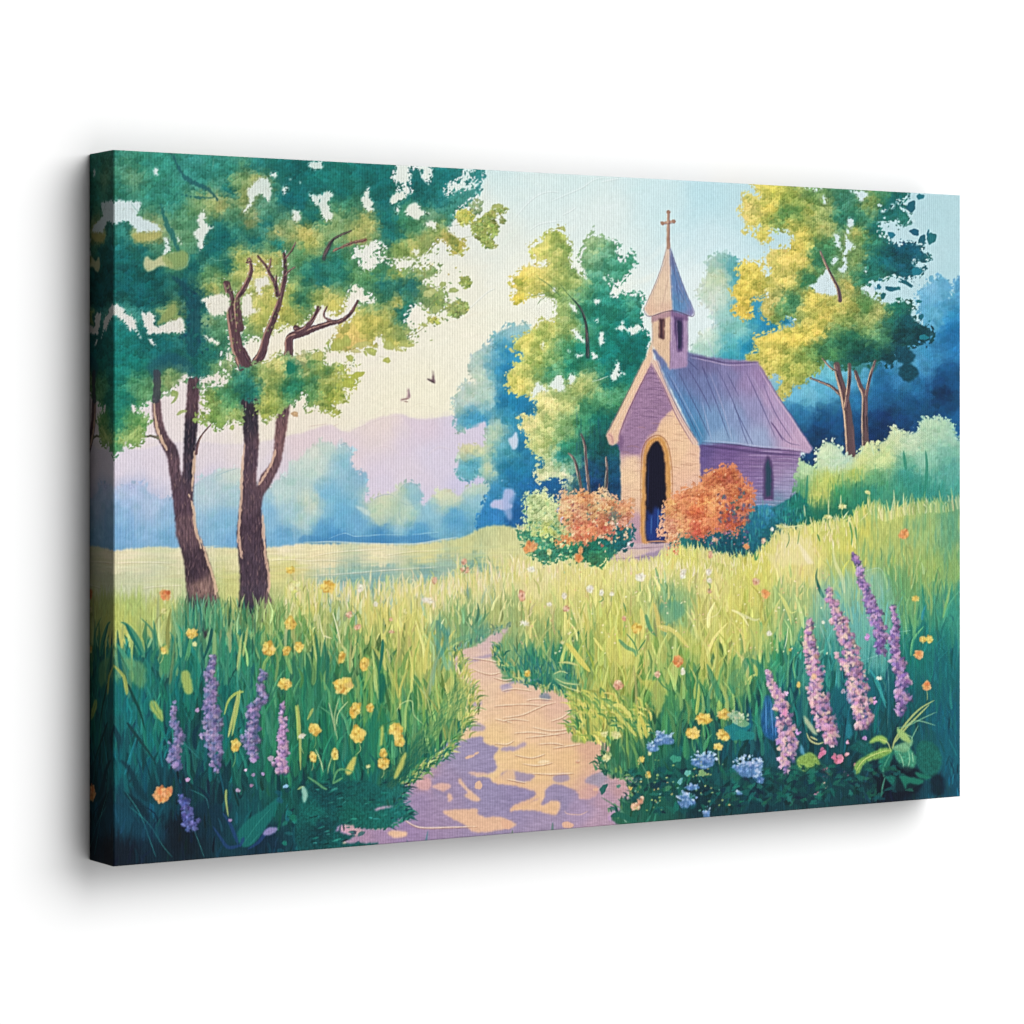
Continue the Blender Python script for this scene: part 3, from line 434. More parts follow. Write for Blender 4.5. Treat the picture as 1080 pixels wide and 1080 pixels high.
# ---------------- meadow
p_md = part('painted_meadow')
MF = FP('''Z 130,583,dcdaa8 200,582,dcdba8 150,595,cdd4a0 140,612,b4c494 140,640,9dba60 130,655,a9bb58 130,672,b0bb56 160,604,bccb9c 170,640,b0c060 180,615,c0cc90 300,580,e2deac 260,590,d6d698 300,600,c6ca74 250,620,bcc470 400,585,dedca4 340,588,e0dba0 450,583,cfd084 490,578,bcc67c 345,612,8fb59c 370,616,6ea49c 400,609,72a8a0 400,618,6aa098 450,606,6ca39c 470,598,86b098 500,598,629e8e 515,600,6fa488
 250,640,a8b860 240,655,7fa45c 330,640,c0c45f 320,625,b8c074 400,650,c9c860 380,635,cdca68 440,650,c6ca60 420,635,d0cc6c 455,628,d3d07a 480,620,cfcf78 500,615,d3d27e 520,590,cdce82 540,575,c3cc84 530,620,d3d27c 545,600,d0d17c 480,650,84aa60 490,660,6a9f64 500,665,4c8f78 465,668,5a9680 460,690,aab95c 520,652,a3b464 540,640,8caa64 470,690,b4be5c 430,680,b9c058 445,700,b3bd58 400,700,6fa050 400,680,93ac54 380,690,6a9c50 360,700,3f8a58 330,720,2a7f5c 340,660,8ca958 320,670,6f9f54 300,680,4f9458 280,700,2c8260 285,660,8cab5c 250,680,1f7f68 230,665,3f8c64 200,680,17786a 190,655,5a9868 170,660,a3b45c 150,690,1f7c68 130,690,4f9268 150,700,107068 130,730,0d6d6c 200,740,0c7068 240,740,106f66 160,770,0a6a6c 130,800,0a6268 180,830,083c4a 160,850,0a4c5c 150,880,072c40 130,900,051a2c 190,880,061c2c 130,860,0b4458 250,800,136a60 220,830,0c4a50 220,860,083448 260,860,0b5058 300,790,1f7a58 300,850,0d5850 330,820,0f6858 280,890,0a3046 320,890,0a4450 340,780,1c7a58 370,800,15705a 350,840,0c5450 330,850,0a3c48 400,780,24805c 440,760,3f8c58 420,740,5f9c54 390,740,2f8458 460,770,4a8f58 470,740,6fa055 480,720,a5b558 450,730,7aa854 420,820,0e5f58 450,800,1b6f5c 380,860,0c5560 400,850,11665c 350,890,0a4f5c
 560,640,c5c868 560,620,d3d082 600,620,d3d070 575,600,d8d88c 620,605,d3d274 650,600,d0d272 700,600,cdd070 680,590,d6d470 720,585,ccd060 600,660,a3b65a 570,670,8cab5c 575,690,3f8f60 590,700,257f60 560,700,2f8868 545,690,6fa066 580,715,1f7468 610,690,4a9458 620,680,7fa850 650,660,b5bf50 625,650,bcc45a 640,700,a8b650 660,690,b8c058 700,650,bac256 690,680,a8b858 705,640,5f9c70 720,640,7fac68 750,620,cfcc70 740,650,c3c660 780,640,c3c458 800,600,c9cc58 830,590,d6d274 850,580,cfcc60 850,600,d3cf74 900,570,c5c850 880,560,b8c458 940,550,a9bc5c 950,580,a0b85c 1000,600,78a85c 980,600,8ab058 1005,560,5c9e70 970,560,8cb464 960,610,6aa460 1005,640,2f8f78 980,640,3f9470 960,640,5f9f60 930,620,5f9f68 900,600,a0b85c 890,620,8ab878 870,640,6fac88 850,640,93b468 900,650,4a9f98 920,650,62aa94 880,660,4a9f8c 800,660,a8b858 780,670,b5bd58 830,670,6faa64 820,690,3f9460 760,680,b5bd50 760,700,93b050 720,700,7fa850 740,710,a0b450 680,730,6f9f48 700,720,5a9650 700,760,2c8058 700,740,3f8a54 650,760,a0b04c 670,760,62984c 620,740,b0b850 630,760,aab450 640,730,a5b44c 740,740,3f8c54 760,730,5a9a54 780,720,6aa258 740,780,17685c 790,740,1b7462 800,720,2f8a60 820,710,2a8a6c 840,690,2c8c7c 870,700,2a8a80 900,690,3f9c94 925,680,48a49a 900,720,147078 880,740,0c6068 930,730,0c5c68 960,690,0e7068 980,670,178078 1000,700,0f6a70 960,740,0c5c60 1000,760,0b5c70 1000,800,0d5f70 960,800,0a3f4c 940,770,0b5058 900,780,0b4a58 850,770,0a4858 830,740,0f5c68 800,780,0c4f60 770,790,0d5c64 750,800,0d5258 720,800,126058 700,820,0e5450 680,800,1f6c50 680,840,145c4c 660,790,3c7c54 650,800,2c7454 640,810,4a8458 740,840,083440 800,840,093c48 850,825,0a4048 900,835,0a4048 990,830,0b4a5c 1005,825,0b5068 950,815,05182a 940,830,04142a 970,790,0d5a60''')
base = 'F -3000,1090 -400,1088 -100,1088 20,1085 120,1075 250,1062 360,1068 500,1062 640,1068 850,1065 1040,1045 G 60,1050 200,1045 400,1048 560,1052 700,1035 830,1010 880,985 930,960 1000,950 1080,960 H 80,880 130,900 250,1000 400,1040 600,1060 760,1060 850,1000 920,985 1040,1000 I 60,955 200,970 280,900 330,860 400,850 480,830 540,820 620,800 690,760 740,790 800,770 900,755 1000,750 1100,730 1300,740 2500,740 1600,3000 -3000,3000'
mk, w = poly(base, 0, p_md, 1.6, 2.5, .5, F=MF, warp=4, ws=6, sp=5, tex=.05, td=(1.6, 6), pull=11)
MDM = np.zeros((GH, GW), np.float32); MDM[w[2]:w[3], w[0]:w[1]] = mk
# far field: level strokes
for i in range(700):
    x, y = random.uniform(118, 540), random.uniform(576, 616)
    if x > 300 and y > 620: continue
    c = field(MF, np.array([x]), np.array([y+random.gauss(0, 2)]), 5)[0]
    if MDM[int((y-PY0)*SC), int((x-PX0)*SC)] > .6: dab(x, y, random.uniform(5, 18), random.uniform(.5, 1.6), random.gauss(-.02, .05), jit(c, .04, .015), .5, None, 2)
ridge('J 860,155 950,150 1080,158;K 0,160 120,155 230,165;K 60,130 200,110 420,95;K 420,130 560,110 700,105;J 60,170 200,165 350,170;J 190,300 280,290 400,285;K 10,235 200,225 450,205 700,190', '9a9a6c', 'f6f2cc', .45, .35)
ridge('K 0,62 150,58 300,66 560,70 700,50 800,35', 'd8d49c', 'f4efc8', .5, .5)
# path
p_pa = part('painted_path', None, 'pink and sand coloured footpath dappled with violet shade')
F = FP('Z 534,664,b49ca8 510,682,c9a8b0 500,690,d6b0a4 485,692,cfa8a8 500,705,dcb4a0 510,700,deb49c 510,730,e0b898 540,740,e3b48e 500,750,e6bc98 560,725,dcb098 560,770,e6b890 600,760,dcac90 590,740,d8a894 520,780,e6bd84 560,800,e6ba80 600,800,e3b480 620,790,d29c84 640,830,c48f94 500,800,e6bf84 650,830,b98892 540,850,e0a884')
mk, w = poly('Z 536,662 520,668 505,680 478,688 472,697 488,715 496,735 492,760 484,780 463,798 443,813 424,826 430,834 416,849 430,858 405,868 363,868 370,879 355,900 500,892 655,880 647,869 641,861 655,848 668,832 674,820 645,820 632,806 642,796 638,782 607,783 603,777 612,757 601,745 606,733 585,729 550,720 530,718 528,708 518,694 524,680', 0, p_pa, 1.4, 2.4, .4, F=F, warp=4, ws=9, sp=7, tex=.03, td=(6, 1.4))
PAM = (mk, w)
for x, y in inmask(mk, w, 700):
    c = field(F, np.array([x]), np.array([y]), 7)[0]; dab(x, y, random.uniform(3, 9), random.uniform(.5, 1.4), random.gauss(-.05, .12), jit(c, .045, .012), .4, None, 2)
FS = FP('O 800,450,8a82b4 900,420,8880b4 600,700,8c78ac 700,620,8a7cae 620,600,b088a0 400,870,9478a8 300,880,9a7aa4 500,850,8c74ac 950,640,847cb0 P 100,650,847ab0 300,700,867cae 400,760,9480b0 250,840,9080ae 480,830,a484a8 600,640,b88a98 540,700,a884a6 500,580,9088a8')
poly('O 790,405 860,385 925,375 940,410 1010,435 985,480 1000,540 950,570 860,575 960,590 990,620 P 60,630 165,660 160,690 60,730 40,762 100,745 170,700 200,690 215,640 250,620 300,625 390,665 400,700 470,690 500,640 420,610 470,570 530,560 560,600 690,590 680,650 600,760 560,800 570,860 0,900 O 400,960 170,900 190,830 430,850 480,700 500,640 545,575 680,475 760,395', 0, None, 1.3, 2.4, .35, F=FS, warp=4, sp=6, tex=.05, td=(6, 1.4))
for s_, c_ in (('P -10,570 40,550 100,562 165,575 150,600 100,612 0,602', '857bb0'), ('P 265,580 300,568 335,572 342,600 300,612 262,605', '8c80ac'), ('O 1030,432 1090,425 1090,448 1035,446', '8c84b4'), ('P 0,435 60,430 110,405 122,420 70,445 0,450', '9a8ab4'), ('O 830,310 870,300 940,320 930,345 870,345', '9488b4'), ('O 850,175 910,180 920,210 870,220', 'a090b4'), ('O 1020,110 1060,105 1080,125 1040,145 1020,130', 'a096c0'), ('O 780,20 830,0 980,-40 1000,-60 870,-30 760,-10', '9a8ab4'), ('O 990,600 1080,545 1090,620 1010,612', 'e6b585'), ('P 200,80 60,100 20,120 0,110 100,80', '9088b4'), ('P 190,165 230,150 250,180 210,190', '6a80a0'), ('P 280,150 380,140 390,165 320,160', '6a7898')):
    poly(s_, c_, None, 1.0, 2.2, a=.85)
for s_, c_ in (('O 725,760 890,750 900,775 950,795 1000,790 1080,815 1085,845 900,872 830,832 770,800', 'e2ac88'), ('O 800,600 812,595 845,640 912,698 900,710 870,705 830,680 850,665 815,630', 'e3b08c'), ('O 435,870 480,862 532,872 525,895 460,897', 'eab48c'), ('P 38,755 100,735 180,700 210,690 200,735 255,708 297,720 275,782 190,762 120,757', 'e6b080'), ('O 590,600 640,590 660,620 640,655 590,640', 'c9929a'), ('O 665,632 720,615 765,630 730,658 690,650', 'd6a094'), ('P 175,640 200,620 240,610 260,620 220,650 215,690 190,700', 'e4b284'), ('O 380,745 450,735 480,750 430,775 370,765', 'b088a4'), ('O 180,850 240,835 300,860 310,880 250,890', 'c090a0'), ('O 745,670 765,675 770,700 750,710', 'dca890'), ('O 850,560 960,565 900,578', 'd8a898')):
    poly(s_, c_, None, .8, 2.2, a=.95, tex=.04, td=(4, 1.4))
for x, y, rx, ry in ((905,628,21,20),(860,480,24,8),(895,462,12,6)): dab(320+x*.2037, 700+y*.2037, rx*.2037, ry*.2037, -.3, hx('e0ac88'), .95, None, 3, .15)
for x, y, rx, ry in ((20,830,30,23),(335,833,28,18),(480,650,14,8)): dab(530+x*.2037, 700+y*.2037, rx*.2037, ry*.2037, .1, hx('e0a486'), .95, None, 3, .15)
dab(573, 803, 7, 1.4, -.1, hx('f0dcb4'), .7)
ridge('L 0,905 120,900 200,905 275,890;L 0,970 100,955 170,925 230,900;L 0,830 60,820 150,830;L 60,1050 150,1045 300,1060;P 150,330 250,350 350,340;P 120,385 220,375 330,360;P 60,475 150,490 220,470;P 150,570 250,575 370,570;P 20,600 120,620;K 850,660 950,670 1030,690;K 880,720 960,745 1020,735;K 980,760 1040,775 1080,770;K 985,910 1040,905 1080,905;K 990,975 1080,995;P 260,440 330,430 400,420;P 360,240 310,280 250,300;O 520,810 600,850 750,850 900,845;P 0,300 60,290 140,300;P 180,420 260,415 320,425;P 60,400 20,420 -40,415;L 120,880 180,872 260,878;P 100,520 180,530 260,515', '9c6454', 'f6dab8', .75, .5)
lines('P 320,760 335,775 400,780 440,762', .5, 'd8a890', .8)
# ---------------- grass blades
def onpath(x, y):
    m, w_ = PAM; i = int((x-PX0)*SC)-w_[0]; j = int((y-PY0)*SC)-w_[2]
    return 0 <= i < m.shape[1] and 0 <= j < m.shape[0] and m[j, i] > .5
def grass(n, y0, y1, ln, wd, x0=118, x1=1015, lean=0, a=.75, v=.10, h=.025, up=.5, keep=None, avoid=True, cj=4):
    xs = rng.uniform(x0, x1, n); ys = np.sort(rng.uniform(y0, y1, n))
    ls = rng.uniform(.5, 1.1, n)*ln
    cols = field(MF, xs+rng.normal(0, 3, n), ys-ls*up+rng.normal(0, cj, n), 5)
    for x, y, l, c in zip(xs, ys, ls, cols):
        j, i = int((y-PY0)*SC), int((x-PX0)*SC)
        if not (0 <= j < GH and 0 <= i < GW) or MDM[j, i] < .5: continue
        if keep and not keep(x, y): continue
        if avoid and onpath(x, y): continue
        an = random.gauss(lean, .22); b = random.gauss(0, .3)
        x2, y2 = x+math.sin(an)*l*.5, y-math.cos(an)*l*.5
        x3, y3 = x2+math.sin(an+b)*l*.5, y2-math.cos(an+b)*l*.5
        if avoid and onpath(x3, y3) and random.random() < .6: continue
        wv = random.uniform(.5, 1)*wd
        stroke([(x, y), (x2, y2), (x3, y3)], wv, wv*.5, jit(c, v, h), a*random.uniform(.6, 1), p_md, n=2)
SL = 1.0
grass(1000, 590, 640, 8, .8, 455, 1015, v=.07, cj=6)
grass(400, 612, 650, 9, .8, 300, 520, v=.07, cj=5)
grass(600, 555, 620, 12, .9, 740, 1015, v=.07, cj=6)
grass(1500, 625, 700, 14, 1.0, v=.08, cj=8)
grass(1500, 680, 780, 20, 1.5, v=.12, h=.03, cj=11)
grass(380, 670, 800, 30, 2.4, 120, 500, v=.12, h=.03, cj=15, a=.8)
grass(260, 660, 800, 26, 2.2, 600, 850, v=.10, h=.03, cj=14, a=.7)
grass(1000, 760, 850, 22, 1.5, v=.18, h=.03, cj=10)
grass(500, 840, 915, 22, 2.0, v=.25, h=.03, cj=8)
grass(420, 650, 720, 14, .8, 210, 480, v=.14, cj=10)
def broad(n, x0, x1, y0, y1, l0, l1, w0, w1, sh=None, mul=1.0):
    xs = rng.uniform(x0, x1, n); ys = np.sort(rng.uniform(y0, y1, n)); sh = np.where(rng.uniform(0, 1, n) < .55, rng.uniform(-34, -10, n), rng.uniform(8, 26, n)) if sh is None else rng.uniform(sh[0], sh[1], n)
    ls = rng.uniform(l0, l1, n); cols = field(MF, xs, ys-ls*.4+sh, 5)
    for x, y, l, c in zip(xs, ys, ls, cols):
        j, i = int((y-PY0)*SC), int((x-PX0)*SC)
        if not (0 <= j < GH and 0 <= i < GW) or MDM[j, i] < .5 or onpath(x, y): continue
        an = random.gauss(0, .16); b = random.gauss(0, .3); wv = random.uniform(w0, w1)
        P = [(x, y), (x+math.sin(an)*l*.5, y-math.cos(an)*l*.5), (x+math.sin(an)*l*.5+math.sin(an+b)*l*.5, y-math.cos(an)*l*.5-math.cos(an+b)*l*.5)]
        if onpath(*P[-1]): continue
        c = jit(c*mul, .09, .02); stroke(P, wv*1.1, wv*.35, np.clip(c, 0, 1), random.uniform(.6, .95), p_md, n=3)
        if wv > 1.6 and random.random() < .4: stroke([(px-wv*.4, py) for px, py in P], .4, .3, np.clip(c*1.2, 0, 1), .6, None, n=2)
broad(240, 124, 490, 690, 850, 22, 50, 2.0, 4.4, (16, 40), .86)
broad(200, 600, 900, 690, 815, 18, 40, 1.8, 3.8, (14, 34), .88)
broad(560, 124, 492, 668, 850, 18, 46, 1.0, 3.2)
broad(520, 560, 880, 640, 815, 14, 38, 1.0, 2.8)
broad(160, 880, 1010, 620, 800, 18, 44, .9, 2.0)
broad(320, 300, 560, 622, 690, 10, 24, .8, 2.0)
broad(320, 560, 1000, 590, 660, 9, 22, .8, 1.9)
broad(150, 130, 480, 690, 830, 26, 54, 1.2, 2.6, (-46, -26), 1.04)
broad(150, 590, 860, 660, 800, 22, 44, 1.2, 2.6, (-40, -22), 1.04)
def bank(s, n, lean, pal, l0=6, l1=15, spread=5, w=1.1):
    Q = smooth_pts(T(s), 10, False); m = len(Q)
    for i in range(n):
        k = random.randrange(m); x, y = Q[k]; x += random.gauss(0, spread*.7); y += random.gauss(0, spread*.5); l = random.uniform(l0, l1); an = random.gauss(lean, .38)
        stroke([(x, y), (x+math.sin(an*.5)*l*.5, y-math.cos(an*.5)*l*.5), (x+math.sin(an)*l, y-math.cos(an)*l*.85)], w*random.uniform(.7, 1.3), .5, jit(hx(random.choice(pal)), .09, .02), .88, p_md, n=2)
bank('Z 478,690 490,712 497,738 492,762', 150, .35, ['b4bd58', 'c9c864', '8aa852', '6a9c54', 'd0cc78'])
bank('Z 490,765 470,795 445,812 425,828', 190, .75, ['6fa050', '2a7a58', '1a6a58', '9cb058', '17665a', '3f8c58', 'b4b85c'], 7, 16)
bank('Z 425,835 418,850 428,862 405,872 375,872', 120, 1.1, ['1a6a60', '0f5a58', '167066', '2a8468', '0b4a50'], 6, 14, 4, 1.4)
bank('Z 536,660 518,668 498,678 478,686', 60, .1, ['5a9670', '3f8478', '8aa85c', '7a9c80'], 4, 9, 3)
bank('Z 524,684 534,706 560,722 600,734', 170, -.35, ['1f7a64', '2c8468', '4f9464', '8aac5c', 'b4bc60', '17706c'], 5, 12, 5)
bank('Z 606,738 612,757 606,776 640,784', 120, -.7, ['c3c450', 'a9b64c', '7aa04a', '3f8454', 'd0ca5c'], 7, 16, 5, 1.4)
bank('Z 640,796 636,812 668,824 668,838 645,860', 110, -.5, ['2c7a54', '1f6c50', '7a9c50', '14584c', '5a9058'], 5, 12, 5, 1.3)
# long bright and dark blades
def blades(s, col, w0, w1, a=.85):
    for q in s.strip().split(';'):
        if q.strip(): stroke(T(q), w0, w1, jit(hx(col), .05, .02), a, p_md)

blades('J 85,470 120,490 170,560 205,650;J 60,580 100,640 140,720', '3a9070', 1.2, 3.4, .95)
blades('J 110,480 150,560 195,640;J 560,470 545,570 515,660;K 410,560 405,640 390,740;K 420,770 400,830 395,890', '106a60', 2.2, 1.2, .9)
blades('J 120,790 150,860 185,940 210,1030;J 118,990 150,1035 190,1080;N 115,255 170,330 230,410 265,465', '0b4250', 2, .9, .95)
poly('N 80,450 115,465 160,530 200,610 230,660 190,650 150,590 125,510', '083c4a', p_md, .4, a=.9); poly('N 100,610 150,640 210,690 210,740 160,700', '08303f', p_md, .5, a=.9)
poly('J 235,885 260,880 290,920 305,960 300,985 255,945 240,920', '8fb052', p_md, .5); lines('J 240,890 270,930 300,980', .4, '4f8a50', .7)
poly('J 295,600 320,590 340,650 335,720 310,740 292,700', '3f9060', p_md, .5); poly('J 300,600 325,590 328,640', 'b4b850', p_md, .4)
poly('J 395,740 430,720 455,790 450,840 415,830', '8fae54', p_md, .6); pass
poly('J 100,660 200,680 215,760 200,810 140,780 130,720', '6fa05c', p_md, 2.5, a=.6, soft=1)
blades('J 720,830 680,840 640,880 620,950;J 700,820 690,900 670,1000 660,1060;N 640,330 670,200 690,100;J 990,900 1000,980 1000,1080;N 1000,160 1010,300 1015,500;N 1080,180 1050,240', 'a5b84e', 1.8, 1.0, .85)
blades('N 630,600 628,650 640,740;N 1000,600 1030,590 1045,640 1030,660', 'a3b858', 1.6, .8, .8)
blades('J 215,800 240,860 270,930;N 100,600 180,720 230,850 265,950;N 130,690 230,780 300,890 350,950;N 440,600 520,640 540,700;N 460,800 490,880 515,950;N 400,350 450,400 490,440;N 890,230 920,270', '2a8f88', .45, .4, .7)
poly('N 60,700 200,760 300,800 320,870 260,860 150,850 60,790', '0c4a60', None, 2, 5, a=.6, soft=3)
poly('N 690,820 740,760 840,690 900,640 880,720 800,850 740,900 700,880', '10706a', p_md, .8, a=.9); lines('N 720,880 790,780 860,700;N 750,890 800,830', .4, '2f9080', .6)
for q in ('N 560,790 600,850 640,900 700,890', 'N 700,900 720,850', 'N 610,720 650,780 690,880', 'N 740,910 800,870 850,800'): stroke(T(q), 1, 2.4, hx('1d3f78'), .75)
poly('N 820,820 860,795 895,800 880,825 830,840', '8f84bc', None, .8, a=.85)
for i in range(70):   # dark leafy floor, left
    x, y = random.uniform(290, 400), random.uniform(825, 905); dab(x, y, random.uniform(2, 5), random.uniform(1.2, 3), random.uniform(-.8, .8), jit(hx(random.choice(['0e6a60', '0a4f58', '0b3a4a', '16806c', '0f6070'])), .12), .7, p_md)
F = FP('O 100,700,0a4a50 350,700,0e5c58 250,780,0d6458 450,770,12706a 400,790,10685c 60,760,0e6a60 150,900,0a5a58 100,860,0a3f48 500,650,1a6e66')
poly('O 0,640 150,620 300,600 420,640 500,620 520,660 400,720 360,760 450,740 540,770 480,810 420,850 330,850 200,830 170,870 270,890 200,930 380,925 300,960 -20,980', 0, p_md, 1.8, 3, .5, F=F, warp=5, ws=5, tex=.12)
for i in range(120):
    x, y = random.uniform(325, 430), random.uniform(820, 895)
    if not onpath(x, y) or y < 862: stroke([(x, y), (x+random.uniform(3, 8), y-random.uniform(-1, 3))], .5, 1, jit(hx(random.choice(['1a8070', '0a4a50', '2a9080', '0c6258', '08343c'])), .1), .7, p_md)
for i in range(300):  # grass leaning over the path, left bank
    t = random.random(); x = 495-t*78+random.uniform(-16, 4); y = 730+t*100+random.uniform(-10, 6)
    l = random.uniform(6, 17); an = random.gauss(.42, .3)
    c = field(MF, np.array([x-4.]), np.array([y-6.]), 5)[0]; c = c*.6+.4*hx(random.choice(['b9bd60', '2a7a58', '6fa050', '17665a', '9cb058']))*(1.1-.5*t)
    stroke([(x, y), (x+math.sin(an*.6)*l*.5, y-math.cos(an*.6)*l*.5), (x+math.sin(an)*l, y-math.cos(an)*l*.8)], .7, .4, np.clip(c, 0, 1), .8, p_md, n=2)
for i in range(210):  # yellow tuft right of the path
    t = random.random(); x = 606+t*75+random.uniform(-5, 12); y = 745+t*18+random.uniform(-14, 16)
    l = random.uniform(8, 20); an = random.uniform(-1.1, .1)
    c = hx(random.choice(['c3c450', 'a9b64c', '7aa04a', 'd0ca5c', '4f8c50', '93ac4c']))
    if y > 765 and random.random() < .5: c = hx('2a7858')
    stroke([(x, y), (x+math.sin(an*.6)*l*.5, y-math.cos(an*.6)*l*.5), (x+math.sin(an)*l, y-math.cos(an)*l*.8)], .6, 1.3, jit(c, .06), .8, p_md, n=2)
for i in range(260):  # dark bank right of the path
    t = random.random(); x = 545+t*60+random.uniform(-5, 8); y = 698+t*22+random.gauss(0, 7)
    c = hx(random.choice(['1f7a64', '2c8468', '17706c', '4f9464', '246c74', '7aa05c'])); l = random.uniform(5, 12)
    stroke([(x, y), (x+random.gauss(-1, 2), y-l)], .8, .4, jit(c, .08), .7, p_md)
blades('L 325,580 360,610 400,670 450,725;L 335,590 380,640 430,700', 'd3cf54', 2.2, 2.8, .95)
blades('L 285,680 340,680 390,695', 'c3c86c', 1, 1.2, .9); blades('L 385,700 395,740 405,790', 'a3b658', .8, .6, .9)
poly('L 260,735 290,722 330,740 300,750 340,775 400,790 350,800 290,790 262,765', '5fa06c', p_md, .5, a=.9); lines('L 262,740 300,725 335,735;L 270,760 320,785 400,795;L 290,790 350,815 400,830', .6, 'c3cb74', .85)
blades('L 470,550 490,580 520,620;L 520,500 545,560 540,620 560,680;L 580,490 560,540 545,600', 'c9cb60', 1.1, 1.5, .9)
poly('L 515,495 545,530 560,560 575,500 580,550 620,600 670,650 660,700 610,690 540,650 525,570', 'c6c85a', p_md, 2, a=.5, soft=1)
blades('L 780,370 800,430 810,490 850,520;L 800,490 850,500 900,530 960,600;L 720,560 725,480 715,400', 'cfcb64', 2.0, 2.4, .9)
poly('L 830,470 845,430 860,400 875,440 890,480 865,465 845,475', 'b9c464', p_md, .5)
poly('L 890,500 930,490 970,520 1010,580 1020,640 960,620 900,560', 'c8cb58', p_md, 2, a=.45, soft=1)
poly('L 810,380 860,360 930,370 940,420 900,460 850,480 820,440', '4f9a78', p_md, 1.6, 3, a=.7, soft=1.5)
poly('L 715,775 750,770 820,780 850,830 830,900 800,970 790,930 760,830', 'cdc650', p_md, 1.6, a=.55, soft=.8)
blades('L 560,910 600,900 650,940 660,960;L 580,940 640,1000 690,1060;L 710,950 705,1010 720,1075;L 710,955 730,1010 745,1070', 'c9cb54', 2.2, 1.8, .9)
blades('L 500,860 560,900 620,960 660,1050;L 420,850 480,900 520,930;L 550,780 600,850 650,930', '6fa050', 1, .8, .8)
blades('L 640,530 680,580 700,640;L 625,370 640,420;L 740,560 700,620;L 930,700 970,780 985,900;L 960,800 965,900;L 800,760 830,800 870,830', '2c7f5c', .8, .6, .8)
blades('L 600,560 640,600 680,620 690,650;L 740,430 760,500 790,540', '2a8468', 2.6, 1.2, .6)
for x0, y0 in ((1080, 30), (1000, 20)): pass
blades('M 470,150 465,190 480,240 495,270', '17706a', .6, 2.4, .95); blades('M 530,30 540,120 570,190 580,250', 'c4d08c', 1.0, 2.6, .75)
blades('M 310,250 340,290 360,330 385,325;M 320,260 350,330 365,380', 'c6ca68', 1.6, .7, .85); blades('M 120,320 160,340 190,385;M 150,330 210,360 235,355', 'c9d088', 1.5, .9, .8); blades('M 350,390 345,440 335,480;M 80,300 60,340 0,360', 'd3d896', .5, .4, .8)
blades('M 785,70 775,170 780,250;M 865,80 860,180 855,240;M 780,60 760,130', '5f9f60', .8, .5, .6); blades('I 885,740 850,830 830,900;M 890,80 870,160 855,230', 'c3c870', .35, .3, .7)
for q in ('M 130,640 170,560 180,520', 'M 20,540 60,640 90,700', 'M 200,520 240,560 230,640', 'M 150,560 120,600 130,660'): stroke(T(q), 2.5, 4, hx('1f7f68'), .55, p_md)
poly('M 90,570 130,520 180,560 190,640 150,670 120,620', '8fb058', p_md, 2.5, a=.45, soft=1.4)
poly('M 195,400 240,380 270,420 250,500 215,480', 'a9bc5c', p_md, 1.5, a=.6, soft=1)
poly('M 440,300 500,230 600,160 700,155 750,200 790,300 750,400 760,500 700,560 560,420 500,400 420,380', '6fb4a0', p_md, 3, 6, a=.35, soft=4)
poly('M 640,170 720,165 760,240 700,270', '93c4a4', None, 2, 5, a=.3, soft=3)
lines('M 620,180 720,150 750,210;M 640,530 700,510 760,490;M 800,410 850,403;M 750,480 760,640 755,800;M 480,380 500,440', .35, '9ccfc0', .5)
lines('M 905,320 910,440 905,480;M 870,290 880,490;M 990,490 960,640;M 925,680 912,640', .3, '0e5f68', .6)
blades('M 680,560 720,620 740,690;M 700,600 750,700;M 720,640 750,720', '2a9c98', 1.6, .8, .7)
for i in range(150):  # soft vertical pulls of colour right
    x, y = random.uniform(835, 1013), random.uniform(600, 790); c = field(MF, np.array([x]), np.array([y+random.gauss(0, 12)]), 5)[0]
    dab(x, y, random.uniform(.5, 1.4), random.uniform(8, 26), random.gauss(0, .05), jit(c, .08, .02), .45, None, 1)
for xc in np.arange(545, 1012, .55):                    # ragged grass along the crest of the meadow
    x = xc+random.gauss(0, .6); i_ = int((x-PX0)*SC)
    col_ = np.nonzero(MDM[:, min(GW-1, i_)] > .5)[0]
    if not len(col_): continue
    y = col_[0]/SC+PY0; l = random.uniform(3, 9)*(1.5 if random.random() < .2 else 1)*(1.5 if x > 900 else 1)
    c = field(MF, np.array([x]), np.array([y+random.uniform(2, 14)]), 5)[0]
    if random.random() < .45: c = c*.45+.55*hx(random.choice(['e2de94', 'd3d270', 'e6e0b0', 'b9c860']))
    stroke([(x, y+5), (x+random.gauss(0, .8), y-l*.3), (x+random.gauss(0, 2), y-l)], 1.2, .5, jit(c, .06), .8, p_md, n=2)
for i in range(520):  # tall sunlit tops in front of the water
    x = random.uniform(300, 560); y = 628-(x-300)*.045+random.gauss(0, 5) if x < 480 else 612-(x-480)*.12+random.gauss(0, 7)
    c = hx(random.choice(['d6d478', 'e0dc98', 'c3cc68', 'cfcf70', 'e6dfae', 'b4c460', 'dccf90'])); l = random.uniform(6, 16)
    stroke([(x, y+5), (x+random.gauss(0, 1), y-l*.4), (x+random.gauss(0, 2), y-l*.8)], 1.0, .4, jit(c, .04), .65, p_md, n=2)
